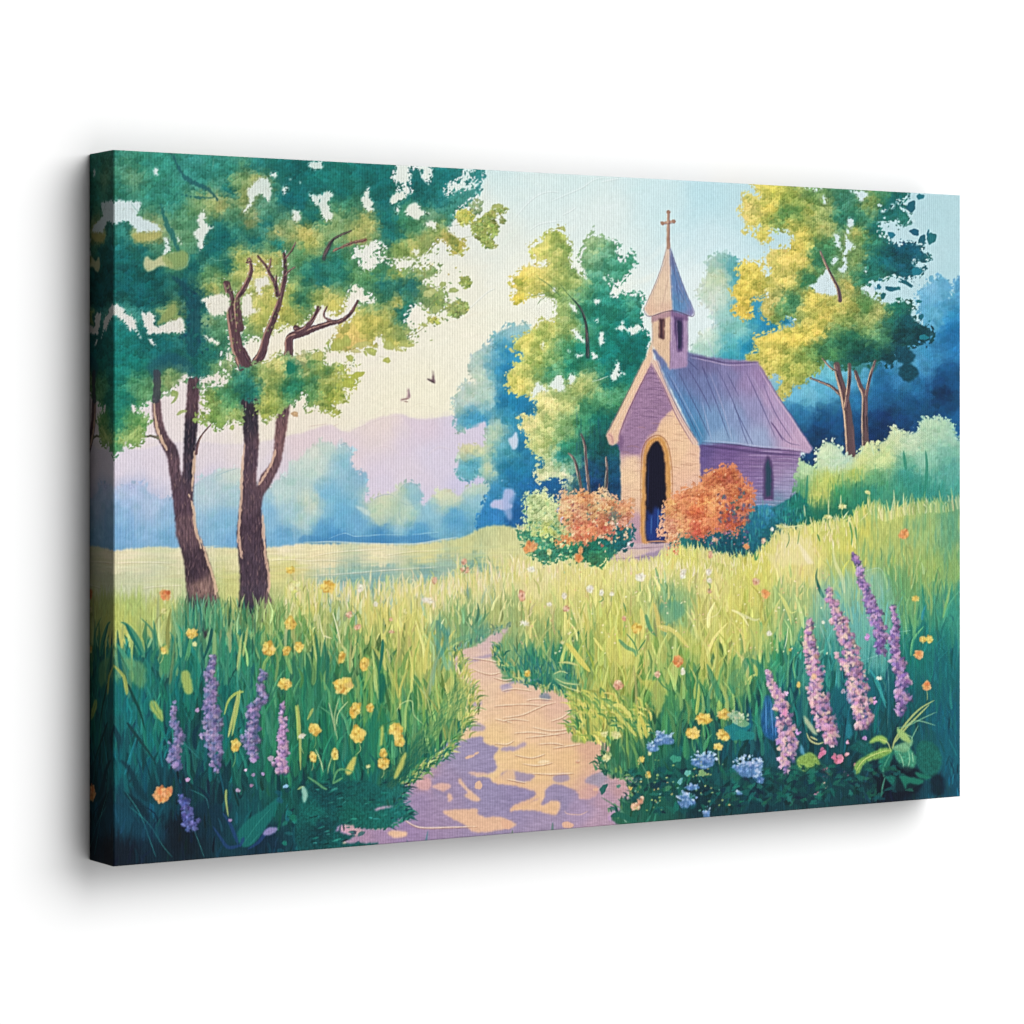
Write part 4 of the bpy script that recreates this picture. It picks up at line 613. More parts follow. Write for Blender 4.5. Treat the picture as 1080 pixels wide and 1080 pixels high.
# pale feathery grass tops along the crest
for i in range(420):
    x = random.uniform(455, 905); y = 600+random.gauss(0, 7) if x < 740 else 602-(x-740)*.27+random.gauss(0, 9)
    if x < 545: y = 628-(x-455)*.35+random.gauss(0, 6)
    j, i_ = int((y-PY0)*SC), int((x-PX0)*SC)
    if MDM[j, i_] < .5: continue
    stroke([(x, y+4), (x+random.gauss(0, 1.5), y-random.uniform(2, 7))], .7, .3, jit(hx(random.choice(['e4e0a4', 'dcd884', 'e8dfb8', 'cdd06c', 'd8c890'])), .03), .75, p_md)
poly('I 300,960 330,900 330,860 380,870 400,860 420,880 440,860 450,890 460,940 430,990 360,980 330,1000', 'dcd894', p_md, 2, 2.4, a=.55, soft=1)
poly('I 260,940 290,950 325,1035 300,1000', 'd8d488', p_md, .8, a=.7); poly('I 390,890 430,940 455,980 420,970', 'e6e2b0', p_md, .8, a=.75)
lines('I 325,820 330,870 335,900;I 320,815 345,828 380,828 410,825 400,850;I 440,790 450,830;I 515,720 515,790;I 565,700 565,750;I 675,700 680,760 690,770;I 600,790 620,850 625,900;I 680,770 640,810;I 500,800 480,850;I 415,740 420,790;I 780,680 785,760;I 820,690 820,770', .55, 'd3d688', .85, p_md)
blades('I 600,810 610,860 608,905;I 625,830 628,880;I 470,860 480,890;I 215,930 220,965 230,940', '2a8a5c', 1, .6, .8)
# field behind: teal verticals at the right crest
for i in range(90):
    x, y = random.uniform(900, 1013), random.uniform(535, 600); dab(x, y, random.uniform(.6, 1.6), random.uniform(5, 14), random.gauss(0, .06), jit(hx(random.choice(['4f9c74', '93b460', '3f9478', 'aabf60', '7aac64'])), .05), .35, None, 1)
for i in range(170):
    x, y = random.uniform(545, 900), random.uniform(600, 690)
    if onpath(x, y): continue
    dab(x, y, random.uniform(.5, 1.4), random.uniform(.5, 1.2), random.random()*3, jit(hx(random.choice(['e8dca8', 'e6d49c', 'dca888', 'e0e0b0', 'c9a06c'])), .05), .7, None)
blades('K 690,460 700,540 690,640;K 710,480 740,560 700,660', '3a8478', 3.4, 2, .6); blades('K 870,440 900,480 960,420;K 740,600 800,560 900,530 980,500', '5a9670', 2.6, 1.4, .55)
blades('K 60,530 75,640 65,820;K 110,580 120,700 115,790;K 0,700 10,780 0,880;K 130,640 125,760', '1b7558', 1.5, 1.1, .85); blades('K 80,430 90,500 110,560;K 100,540 145,555;K 150,420 170,490 190,580', 'd0d698', .8, .6, .85)
blades('K 20,300 30,450 0,600;K 255,520 240,570;K 300,520 280,620;K 360,480 340,620', '6fa458', .8, .6, .8)
blades('K 185,860 160,960 175,1080;K 230,880 180,940 170,1000;O 130,200 150,280 165,370;O 60,440 90,510 100,560;O 160,440 130,530 125,570', 'a3bc74', .8, .5, .85); blades('K 600,810 640,870 660,960;K 480,930 510,890 560,880 570,950 620,1000', '9ab460', .7, .5, .8)
poly('O 390,50 420,60 425,120 415,190 395,200 388,130', '0f6a54', p_md, .7, a=.85); poly('O 340,290 380,270 385,380 360,470 330,420', '1a7e60', p_md, 1.2, a=.7)
poly('O 400,330 412,320 410,400 395,420', 'a9bc50', p_md, .4); poly('O 215,545 250,490 270,478 270,510 245,570 220,572', 'b9b850', p_md, .5); poly('O 465,580 500,500 525,455 530,480 510,540 480,590', 'a9b450', p_md, .5)
lines('O 150,620 170,560 200,545 260,560;O 20,585 60,610 100,640 120,650;O 150,620 200,590', 1.2, '5fa060', .8, p_md)
poly('O -10,640 10,640 20,690 0,720', '7ab8a0', p_md, .5)
# ---------------- bushes
BG4, BI4 = C.copy(), ID.copy()
def bush(name, label, outline, Fs, cols, n, r=(.8, 2.2)):
    pid = part(name, None, label); F_ = FP(Fs); mk_, w_ = poly(outline, 0, pid, 4.2, 6, .35, F=F_, warp=4, ws=4, sp=5, tex=.08)
    clumps(mk_, w_, F_, 1.0, (1.1, 3.4), 3.5, pid, v=.08, h=.025, dark=.68, edge=1.6, con=.10, warm='orange' in label); lace(mk_, w_, BG4, BI4, .5, 2.0, 2.2)
    for x, y in inmask(mk_, w_, n//9): dab(x, y, random.uniform(.5, 1.3), random.uniform(.4, 1), random.random()*3, jit(hx(random.choice(cols)), .08), .6, None)
    curls(mk_, w_, n//10, .6, (1, 2.6)); return pid
bush('painted_bush', 'dark green low growth under the orange bush left of the door', 'H 100,890 180,880 300,860 450,880 560,860 650,840 665,900 650,960 560,975 520,1050 430,1050 330,1000 240,1040 150,1000', 'H 200,960,3f9470 300,980,2f8a68 450,980,17705c 540,920,0f6c68 620,920,14686c 400,920,1c7a5c 480,1020,3f9060 600,860,1a6f78', ['4aa070', '0c5a5c', '7ab068', '2f8a70'], 520)
bush('painted_bush', 'pale yellow green bush at the left end', 'H 112,720 130,700 180,690 230,690 255,730 295,745 320,800 345,870 330,910 260,925 230,900 160,900 130,840 125,780', 'H 150,720,c0d48c 210,710,d2dc90 180,800,bcd088 250,800,c6d68c 230,870,c9d268 300,850,a3bd7c 320,880,c0c078', ['d8dfa0', '7ab088', 'c9d888'], 330)
bush('painted_bush', 'orange flowering bush left of the door', 'H 290,780 295,720 318,678 345,700 380,690 430,678 470,700 500,680 560,700 600,725 650,735 668,780 640,850 590,830 540,890 470,890 450,930 350,940 290,965 280,940 340,900 360,860 310,840', 'H 310,740,dea878 330,820,e0a068 430,700,e0935c 400,780,dfa074 460,770,ddb070 520,720,ecb880 540,770,e8a468 600,750,e08c5c 640,780,dc9060 540,860,d8704c 400,880,e0875c 440,900,dc7850 320,945,e0884c 620,830,d0886c 580,800,5f8c80', ['f0b484', 'd86840', 'f4cc94', 'e89058', 'c85c44', 'e0a070', '5f8c78'], 620, (.8, 2))
bush('painted_bush', 'large orange bush right of the door', 'H 812,870 835,830 835,760 860,740 880,700 920,670 980,655 1030,640 1045,590 I 20,610 60,595 85,585 130,595 150,630 195,660 205,700 190,760 180,800 130,850 60,830 30,860 H 1060,890 990,910 920,895 890,940 860,930 850,890 815,890', 'H 870,780,e49a5c 860,850,e6a078 930,720,dd7e50 980,700,e08a58 1000,780,d8683c 940,820,e0905c 1040,740,e07c44 1000,880,c8503c 930,870,e09460 I 40,640,e28c54 80,620,dd7a48 110,640,c8704c 60,700,e89058 140,700,d87844 180,690,dd7c50 110,780,c9583a 160,760,c0684c 40,760,e68c54 20,820,d8784c', ['f4b074', 'c8503c', 'f0a060', 'b84838', 'e88850', '8f5064', 'f6c490'], 950, (.8, 2.1))
for i in range(110):    # blossoms spilling over the low growth
    x, y = random.uniform(590, 662), random.gauss(560, 9); R = random.uniform(.9, 2.2)
    dab(x, y, R, R*.7, random.random()*3, jit(hx(random.choice(['e8875c', 'd8684c', 'eca878', 'f0c090', 'c85c48', 'e0a870'])), .07), .9, None, 2.5, .32)
for i in range(90):
    x, y = random.uniform(552, 602), random.gauss(566, 13); R = random.uniform(.9, 2.2)
    dab(x, y, R, R*.7, random.random()*3, jit(hx(random.choice(['bcd088', '9cc07c', '4a9470', '2a8068', 'd4d890', '7ab07c'])), .07), .85, None, 2.5, .32)
for i in range(60):
    x, y = random.uniform(598, 655), random.uniform(522, 555); R = random.uniform(.8, 1.8)
    dab(x, y, R, R*.6, random.random()*3, jit(hx(random.choice(['3f7a78', '8a5060', 'c86850', '5f8c70', 'f4cc98'])), .07), .75, None, 2.5, .32)
for i in range(70):
    x, y = T('I %d,%d' % (random.uniform(60, 195), random.gauss(770, 45)))[0]
    dab(x, y, random.uniform(1, 2.6), random.uniform(.8, 1.8), random.random()*3, jit(hx(random.choice(['3a5f80', '5f4a70', '2a6a70', 'a04a48', '7a5068', 'd8703c'])), .08), .75, None, 2.4, .3)
for i in range(60): dab(random.uniform(703, 715), random.uniform(562, 585), random.uniform(.6, 1.4), .8, random.random()*3, jit(hx(random.choice(['e6a070', 'd87850', 'f0b888'])), .06), .8, None)
for i in range(46): x, y = random.uniform(738, 790), random.uniform(556, 575); dab(x, y, random.uniform(.5, 1.2), .8, random.random()*3, jit(hx(random.choice(['b06088', 'd87850', '7a5c90', 'c86868'])), .06), .8, None)
# ---------------- big trees at the left
p_lt = part('painted_tree', None, 'tall twin stemmed tree at the left edge'); p_ltt = part('trunk', p_lt)
p_mt2 = part('painted_tree', None, 'tall spreading tree with forked dark trunk, second from the left'); p_mtt = part('trunk', p_mt2)
BG2, BI2 = C.copy(), ID.copy()
def bole(s, pid, lit='b98a72', rims=''):
    F_ = FP('F 270,400,6a4e54 300,500,5c4550 450,300,573f48 440,500,2c2a38 440,650,2f2c3c 380,650,664c56 380,850,543e4c 420,950,6a5058 750,400,35303c 740,600,54404e 740,850,584450 880,500,7a5658 850,700,6a4e56 780,950,4a3846 J 450,200,43323f 500,300,8a6a62 470,400,2f3440 770,200,4a3a48 790,350,463a4a 750,430,2c3444 850,380,7a6060')
    mk_, w_ = poly(s, 0, pid, .8, 2, .3, F=F_, smooth=True, tex=.13, td=(1.1, 6), warp=3, sp=5)
    for x, y in inmask(mk_, w_, 420, .9):
        l = random.uniform(2, 7); c = hx(random.choice(['2c2434', '7a5a60', '5d4450', '8f6a68', '332a3c', '6a4c58', '3f3040', 'a07a70']))
        stroke([(x, y), (x+random.gauss(0, .8), y+l)], .35, .4, c, .55, None)
    for q in rims.split(';'):
        if q.strip(): stroke(T(q), 1.1, 1.7, hx(lit), .8, None, bark=.9)
bole('F 250,200 298,195 290,290 300,400 325,480 380,560 392,660 400,690 405,640 410,520 415,400 425,300 435,170 490,170 487,330 478,470 470,600 462,720 460,850 480,980 510,1080 J 490,15 530,120 570,250 597,390 560,420 545,470 520,560 500,470 470,440 440,440 425,330 415,200 400,110 365,0 F 370,980 358,850 345,750 335,680 320,590 275,500 250,400 248,290', p_ltt, 'dcb08a', 'F 435,790 460,870 470,960 500,1070;F 468,560 462,650 452,770;J 495,30 520,110 550,200 575,300 590,380;F 255,300 270,440 320,560')
bole('F 703,300 797,300 795,400 800,520 792,620 788,745 810,690 870,600 885,420 915,325 958,320 948,420 932,520 908,640 850,755 822,800 812,860 820,960 825,1060 J 830,20 838,110 852,200 850,320 872,370 850,440 820,470 798,455 765,520 745,480 745,440 720,400 705,445 692,400 700,250 690,100 680,50 F 690,1060 685,980 700,850 712,700 722,560 712,420', p_mtt, 'd8a888', 'F 725,520 712,650 708,800 700,900 690,1040;F 800,740 860,640 885,560;J 825,20 832,120 850,230 850,320;F 815,870 822,960 826,1060;J 700,20 700,80 712,140')
limb('F 550,430 510,475 485,520 474,580', .5, 1.6, p_ltt, '6a4c4c', 'd0a080', 1, .2); limb('F 170,465 210,490 240,488 275,498', .8, 1.6, p_ltt, '6f7a58', '9aa068', 1, .2)
BOUGHS = (('A 632,730 650,800 655,880 668,960 690,1080 F 700,60 735,140', 3.4, 8.2), ('A 735,620 755,625 758,670 730,740 695,800 688,850 700,960', .9, 4.4), ('A 738,612 748,600 760,615', .7, .9), ('A 930,575 935,680 912,800 880,900 840,1000 815,1090 F 790,100', 1.6, 5.0), ('A 795,590 835,640 860,690 885,740 895,790', 1.2, 2.6), ('A 860,600 855,640 845,660', .6, 1.2), ('A 890,690 885,740', .8, 1.2), ('A 985,645 955,665 935,690', .5, 1.1), ('A 990,515 965,565 935,600', .5, 1.0),
                 ('B 10,985 -40,960', 2, 3), ('B 280,820 245,880 200,920 140,935 60,960 0,985 A 960,1010 955,1080 F 950,70', 1.2, 5.0), ('B 75,850 50,910 10,960 A 1000,980', 1.2, 3.4), ('B 120,850 105,885 115,910 180,935', .7, 1.4))
for q, a_, b_ in BOUGHS: limb(q, a_, b_, p_mtt, '5a3e46', 'c08a74', -1, .4, rim=.5)
for x0, x1, yb in ((196, 240, 652), (250, 296, 654)):      # grass standing in front of the stems
    for i in range(150):
        x = random.uniform(x0-3, x1+3); y = yb+random.uniform(-4, 12); l = random.uniform(8, 26)
        c = field(MF, np.array([x]), np.array([y+random.gauss(6, 8)]), 5)[0]
        stroke([(x, y+4), (x+random.gauss(0, 1.2), y-l*.4), (x+random.gauss(0, 2.5), y-l)], 1.3, .5, jit(c, .12, .02), .85, p_md, n=2)
BG3, BI3 = C.copy(), ID.copy()

LF = FP('''A 90,100,3f8a6e 60,60,2a8470 150,180,5b9670 70,250,2a7f6a 200,100,2f8c76 250,250,2b8570 350,280,2c8a78 300,100,2d8f7b 450,120,2f8c80 560,120,2f8f80 500,180,2c8a7c 650,250,0e6f6d 640,130,2a8878 800,120,1f7f78 900,120,157672 1000,150,0c6b6b 950,280,0b686a 1000,280,0b6668 720,250,8aa05c 700,200,6f985c 790,190,93a25c 720,290,9aa45c 830,320,4f9174 600,330,9aa25c 550,310,86a05f 500,330,6a9860 440,480,5b9468 440,420,4f9068 240,480,aaa962 170,480,8ca060 100,450,2a7f74 100,520,15706c 200,560,0e6a68 260,540,3f8468 150,680,07605f 100,600,0d6868 100,750,076061 250,720,066062 300,820,075c60 200,820,066066 450,640,0b6668 400,600,4f8f60 600,450,0c6a68 560,550,0d6868 640,640,11726c 700,450,2c806c 650,380,4a8c68 850,420,14726d 760,410,8f965c 800,460,3a846c 620,500,0b6867 780,500,0f6c6a 740,640,b5b85c 700,600,a5b055 680,680,a9b45c 800,620,b9b65c 880,600,a9ae57 900,530,12736a 850,520,5a9060 880,460,9aa25c 960,500,8a9c5a 1030,480,c6bb60 1000,540,5c9860 1030,620,6a9c5a 1020,560,4a9060 900,860,b4b54f 830,800,b9b95c 800,690,c0be68 830,900,b0b455 960,880,b8b855 960,780,a5b054 1010,810,2e7f64 1050,790,3f8860 1000,700,8ea85c 1040,640,17766c 1010,690,2f8460 560,740,b3b35b 530,700,5a9460 600,720,6a9858 600,950,5a9468 560,1010,4a8c64 620,1040,3f8666 540,920,7aa06c 350,900,86a05c 330,860,8ca25c 120,1000,0f7a74 60,960,137c76 150,920,31877d 120,900,3f9080 300,1050,0b6667 200,1040,0e706e 480,1000,0d5c64 460,850,0f5260 430,760,0b5a60 520,850,0c6a66 250,960,0b6a68
 F 150,100,0c7a70 80,60,0d7a72 100,300,138070 60,200,0f7c70 60,440,2a8868 60,380,17806c 150,240,4a9366 200,260,5a9860 150,480,8aa95a 140,400,5a9c58 200,410,6fa158 90,520,8cab5a 70,540,3f9060 350,80,14686a 300,40,0f686a 480,80,126a68 480,140,0e6464 560,60,1b766c 520,120,2a7c68 340,200,86a260 380,170,6f9860 580,140,6f9c64 740,220,1d7468 700,170,2f8068 780,250,1a7468 700,250,2a7c68 740,290,17706c 980,130,157a62 960,240,23805f 1000,220,1f7c60 860,200,a4b05a 900,160,b3b860 880,120,b9bd68 820,180,88a254 850,270,9aaa50 850,330,a5b04e 800,350,8ca24c 600,270,4c9260 640,260,3f8a60 560,290,93a854 540,400,7da34e 500,395,88a850 660,300,4a9058 680,380,8aa858 640,130,8aa566 620,200,6f9c60 1040,130,a5a662 1020,90,b0b070 1040,200,4f8f5a 1060,280,7aa050
 G 30,120,4e8f55 70,100,86a258 90,140,93a74e 120,160,4f8c54 20,170,8a9a50 50,200,3a8058 50,260,4a8852 30,290,3f7f50 100,240,8aa04c 150,290,a3ad45 200,140,9fb24e 140,180,a6a850 100,190,93a050 240,210,a5b040 60,340,9aaa58 140,350,a0aa48
 B 0,150,0c6f6c 100,160,157a72 200,160,147a72 200,260,0f7470 60,220,107470 400,200,0d6b68 400,300,0e6c6a 330,150,0f6f6c 430,400,10706c 460,480,14706c 640,270,126f6e 600,220,127070 740,190,158080 720,300,1d7878 760,330,3a8f80 780,390,3f8c74 850,260,3b9088 890,200,2a8888 590,450,4d8f63 540,400,3a8860 680,440,7f9a50 660,390,5a9470 740,500,b0a650 560,540,a3ac55 500,550,8aa454 620,500,93a258 820,530,b5ae4a 780,530,9aa04c 330,420,b6b763 280,470,b0b462 180,380,6f9a62 130,420,7a9c5c 100,370,3f8860 220,320,3a8464 60,380,0e706c 60,650,17746a 100,720,14706a 0,700,17746c 200,680,23806d 180,620,1f7c6c 260,690,5a945c 350,680,5a9455 320,740,4a8c5c 400,730,17706c 500,740,1c7570 560,740,1f7470 430,800,2a7d68 350,790,5a9060 480,670,9aa84f 420,650,3a8460 600,680,8aa45c 480,830,a8a850 540,850,1f7868 500,880,17746c 440,880,9aa450 300,960,c3b852 350,940,bdb650 420,940,aaac50 220,1000,c6b357 250,1020,c0a858 500,1000,93a65a 460,1040,b0b050 660,760,9fb069 680,700,7fa060 630,860,93aa68 150,850,bdb852 190,860,b9b854 60,800,a4b05a 100,790,b0b65a 10,540,b8ba5a 20,500,c0b858 700,850,86a05a 240,590,4a8c60''')
M1 = '''A 30,20 500,30 1100,50 B 460,60 455,170 475,215 500,245 470,270 440,320 500,300 560,265 555,210 565,160 590,115 610,180 640,210 660,220 668,130 660,60 830,60 815,180 770,190 740,220 720,260 730,280 790,255 850,250 905,215 890,180 850,215 855,180 880,150 885,60 915,60 922,210 890,260 840,310 800,340 780,390 760,420 740,450 780,480 830,520 840,545 810,572 770,550 745,520 700,495 660,540 620,580 580,600 540,590 480,600 410,590 370,590 370,570 430,560 410,520 370,510 340,520 250,560 240,590 280,610 300,660 330,680 360,650 400,620 440,630 480,650 540,670 590,635 610,660 600,700 640,660 700,645 690,680 630,710 600,740 650,740 700,770 730,790 720,860 650,870 600,830 570,840 520,890 520,930 570,970 530,1000 560,1050 480,1060 430,1050 420,1000 380,1000 360,1060 300,1040 250,1080 140,1065 170,990 200,950 240,930 250,900 300,840 380,830 350,790 280,740 230,760 210,810 190,870 130,880 100,840 60,860 30,850 A 1080,900 1000,950 950,935 870,990 800,1010 740,1000 710,1050 690,1090 F 660,60 700,150 690,160 600,150 580,170 530,175 520,205 500,235 490,180 430,185 410,200 370,205 340,245 300,270 245,300 200,320 165,340 170,370 215,385 230,410 210,450 190,480 190,520 150,540 110,520 95,550 0,560 -20,0'''
mk1, w1 = pmask(T(M1), 1.7, 2.2, .3)
SPL = 205.0
F_ = fieldwin(LF, w1, 3.2, 4.5, 3, 4.5)
i0, i1, j0, j1 = w1
F_ = F_*(1+.05*noise(2, 2, 5)+.05*noise(1.2, 4, 6))[j0:j1, i0:i1, None]
# keep the stems showing where the crown is thin and yellow
stem = (BI3 == p_mtt)[j0:j1, i0:i1]; show = np.zeros_like(mk1)
for q in ('A 560,560 1080,560 1080,1100 560,1100', 'F 600,0 1080,0 1080,110 600,110', 'B 0,800 300,800 300,1080 0,1080'):
    m_, ww = pmask(T(q), 0, 2, 0, smooth=False)
    if m_ is not None:
        full = np.zeros((GH, GW), np.float32); full[ww[2]:ww[3], ww[0]:ww[1]] = m_; show = np.maximum(show, full[j0:j1, i0:i1])
mkS = mk1*(1-stem*show)
comp(mkS, w1, np.clip(F_, 0, 1))
idl = np.where((GX[i0:i1][None, :] < SPL+26*noise(12, 12, 4)[j0:j1, i0:i1]), p_lt, p_mt2)
ID[j0:j1, i0:i1] = np.where(mkS > .5, idl, ID[j0:j1, i0:i1])
thick = mkS > .5
def splitid(x): return p_lt if x < SPL else p_mt2
mkN = mkS*(1-np.clip(blur(stem.astype(np.float32), .6)*show*3, 0, 1))
clumps(mkN, w1, LF, 1.05, (1.3, 5.6), 4.2, None, v=.04, h=.012, edge=1.1, dark=.82, con=.10)
lace(mkN, w1, BG2, BI2, .40)
for q, a_, b_ in BOUGHS: limb(q, a_, b_, p_mtt, '5a3e46', 'c08a74', -1, .4, rim=.5)
for x, y in inmask((stem*show*mk1).astype(np.float32), w1, 60): dab(x+random.gauss(0, 2), y, random.uniform(.8, 1.6), 1, random.random()*3, jit(hx('8aa052'), .1), .5)
# dark boughs inside the crown
for q, a_, b_, c_ in (('A 345,50 385,130 430,190 530,240 585,295', 1.6, 2.8, '1d5c66'), ('A 400,270 480,285 560,285', .6, 1.2, '1d666c'), ('A 290,320 320,420 350,480 385,570', 2.4, 3.2, '1a6a6c'), ('A 330,680 400,730 450,790', 1.8, 3.4, '0f4c5a'), ('B 110,590 130,540 160,500 240,460', 2.2, .8, '2c5c50'), ('B 160,558 220,530 310,508', 1.2, 1.8, '9a6a52'), ('B 880,250 830,300 780,330', 2, 3, '3a8c80'), ('B 560,270 500,320 440,350', 1.8, 1, '1a7a74'), ('A 300,640 420,650', .8, .8, '0c5c5c')):
    stroke(T(q), a_, b_*.9, hx(c_), .75, None, taper=True, bark=1.4, soft=1.8)
poly('A 400,740 440,770 480,775 500,830 495,960 485,1100 430,1100 415,960 430,860', '10505c', None, 2.2, 3, a=.8, soft=.8, tex=.08, td=(2, 6))
for i in range(60): x, y = T('A %d,%d' % (random.uniform(380, 540), random.uniform(760, 1100)))[0]; dab(x, y, random.uniform(1, 3), random.uniform(.8, 2), random.random()*3, jit(hx(random.choice(['0c6468', '0e5560', '15706c', '0a4a58'])), .06), .7, None, 2.4, .3)
poly('F 225,120 330,60 430,90 470,160 420,170 330,130 270,200 250,200', '14566a', None, 2, 3, a=.6, soft=1)
stroke(T('F 268,165 272,230 266,300'), 3.8, 4.2, hx('3f3f4c'), .85, p_ltt, taper=False, bark=1.0)
holes('''A 40,310 120,300 180,305 190,340 170,370 220,400 280,430 300,460 230,465 170,470 140,430 100,410 40,425;A 265,120 285,150 275,170 252,160;A 515,350 530,380 520,410 545,430 568,432 540,460 520,490 515,550 490,555 480,510 460,470 490,430 475,400;
A 820,175 855,200 862,270 845,310 825,285 800,270 770,310 730,365 715,345 745,310 740,240 780,200;A 860,155 885,150 892,180 865,182;A 918,240 940,218 945,260 925,270;A 935,220 950,225 948,250;A 975,340 1005,350 1015,390 990,415 970,380;B 20,108 60,95 100,98 95,130 60,145 30,130;B 30,295 60,285 90,265 130,250 155,265 130,310 150,380 125,418 90,385 85,340;
B 300,290 330,230 345,250 335,280 358,300 362,352 325,350 305,320;B 455,280 490,255 535,272 490,310 445,325;B 525,350 565,310 600,320 610,350 660,365 610,388 590,402 530,375;B 470,340 498,330 485,375;B 625,430 640,405 680,405 692,430 680,458 655,440;B 560,560 590,543 600,570 580,588;A 305,490 330,500 340,540 365,575 330,570 310,585 295,560 310,530;
A 370,478 395,490 393,530 380,510;A 40,845 80,840 110,880 150,900 168,960 130,975 100,930 40,885;A 155,960 175,980 190,1012 170,1005;A 183,865 205,880 240,872 265,900 262,945 290,948 390,905 415,950 410,985 310,990 240,995 215,985;A 498,815 560,790 638,783 645,850 610,895 540,890 520,840;A 704,810 760,775 765,850 810,862 760,892 722,905;A 780,700 840,695 862,730 820,750 815,795 785,780;
A 960,185 970,188 965,195;A 1007,200 1018,205 1010,212;B 240,740 270,735 288,755 270,778 245,762;A 1060,260 1095,270 1110,310 1075,315;A 225,1015 250,1020 272,1062 250,1050;F 620,40 645,30 665,80 655,130 635,90;A 505,1000 560,1010 600,1040 570,1045;F 130,325 155,330 165,370 140,355;F 395,175 425,165 425,205 405,200;F 500,195 540,178 615,172 620,200 570,205 510,245''', BG2*np.array([.985, .985, .96]), BI2, 1.5, F=LF)
limb('B 105,600 118,560 150,505 200,475 245,458', 2.4, .8, p_mtt, '3a4a48', '7a6a58', -1, .4); limb('B 155,562 190,545 250,520 320,505', .8, 1.8, p_mtt, '8a5c4c', 'd09a78', -1, .4); limb('B 90,850 60,900 20,950', .6, 1.6, p_mtt, '5a3e46', 'c08a74')
for q, c_ in (('A 205,600 225,588 250,610 300,585 340,610 350,650 290,640 230,668 205,650', 'd0c98c'), ('A 300,590 400,560 435,590 420,650 340,655', '8aa25c'), ('A 140,470 230,470 300,465 270,500 180,515', 'a9a85c'), ('A 270,940 320,870 360,835 375,870 350,905 300,935', '8c9c58'), ('B 400,610 540,600 560,612 480,650 420,640', 'eae6d4')):
    if c_ != 'eae6d4': poly(q, c_, None, 1, 2.2, a=.8, soft=.7)
# lower central cluster
M2 = 'F 620,40 640,110 690,150 760,125 800,110 850,110 890,70 950,75 990,70 1040,60 1090,70 G 50,80 60,60 85,50 105,75 90,110 150,130 200,125 220,145 170,160 170,190 220,185 268,200 265,230 235,240 200,230 200,262 225,285 190,305 140,310 160,345 168,375 110,360 80,330 50,345 15,362 15,345 40,320 -10,290 F 1080,320 1040,300 1045,250 1000,285 960,330 900,360 890,385 850,375 855,400 820,405 800,370 790,300 705,305 712,420 650,390 640,405 618,440 590,447 560,425 490,405 480,390 540,375 560,370 510,310 540,300 510,270 540,240 620,225 650,170 600,120'
mk, w = pmask(T(M2), 1.5, 2.2, .3); c = fieldwin(LF, w, 3.2, 4.5, 9, 4.5); comp(mk, w, np.clip(c*(1+.06*noise(2, 2, 5)[w[2]:w[3], w[0]:w[1], None]), 0, 1), p_mt2)
clumps(mk, w, LF, 1.2, (1.1, 3.8), 4, p_mt2, v=.07, edge=1.3, con=.12); lace(mk, w, BG3, BI3, .42, 2.2)
curls(mk, w, 160, .66, (1.2, 3)); curls(mkS, w1, 520, .72, (1.5, 4.5))
dab(306, 388, 5, 6, 0, hx('147a60'), .9, p_mt2, 2); dab(183, 415, 3.5, 3, .3, hx('8aa858'), .9, p_lt); stroke(T('F 345,260 375,265 365,300 345,320'), 1.8, 1.2, hx('8aa656'), .9, p_lt)
stroke(T('F 375,380 400,362 425,360'), 2, 1.4, hx('93aa5c'), .9, p_lt)
# stray leaf clumps off the branch ends
isl = [('B 1040,330 1044,360 990,382 982,420 1012,450 1000,480 962,500 1000,545 960,548 900,500 868,440 890,410 930,370 980,350', '96a954'), ('B 790,380 830,352 872,372 880,395 830,420 800,405', 'b9bc50'), ('B 860,320 890,305 918,330 900,370 870,355', '8aa572'), ('B 745,860 780,830 830,820 850,835 830,880 790,908 755,885', '93a65c'), ('B 812,715 835,698 862,712 855,745 825,752', '8ea24f'), ('B 640,900 670,905 700,915 690,932 655,928', 'b0b650'), ('B 1020,395 1042,400 1035,418', '9aa860')]
for q, c_ in isl:
    mk, w = pmask(T(q), 1.2, 2, .3); n_ = max(14, int((mk > .5).sum()/SC/SC*.42))
    for x, y in inmask(mk, w, n_, .4):
        R = random.uniform(.9, 2.8); x += random.gauss(0, 1); y += random.gauss(0, 1); an = random.uniform(-1.2, .6); c = jit(hx(c_), .10, .02)
        if random.random() < .5: dab(x+.6, y+.8, R, R*.6, an, c*np.array([.72, .84, .8]), .85, p_mt2, 2.6, .32)
        dab(x, y, R, R*random.uniform(.4, .75), an, c, .95, p_mt2, 2.8, .32)
for i in range(150):      # loose leaves round the sprays on the right of the crown
    q = random.choice(['B 800,700', 'B 700,770', 'B 760,860', 'B 660,890', 'B 960,420', 'B 850,370', 'B 560,1040', 'B 620,960', 'G 240,120', 'G 200,200', 'B 760,560', 'B 640,640'])
    x, y = T(q)[0]; x += random.gauss(0, 7); y += random.gauss(0, 5); R = random.uniform(.7, 1.9); c = jit(hx(random.choice(['93a954', 'a9b44e', '7f9c54', 'b9b956', '6a9458'])), .08)
    dab(x, y, R, R*random.uniform(.35, .7), random.uniform(-1.2, 1.2), c, .95, p_mt2, 3, .3)
lines('B 640,860 700,800 780,760;B 600,760 680,750 740,730;B 780,430 860,420 930,440;B 560,1000 620,960 660,900;B 700,800 760,840 800,860', .4, '7a8450', .7)
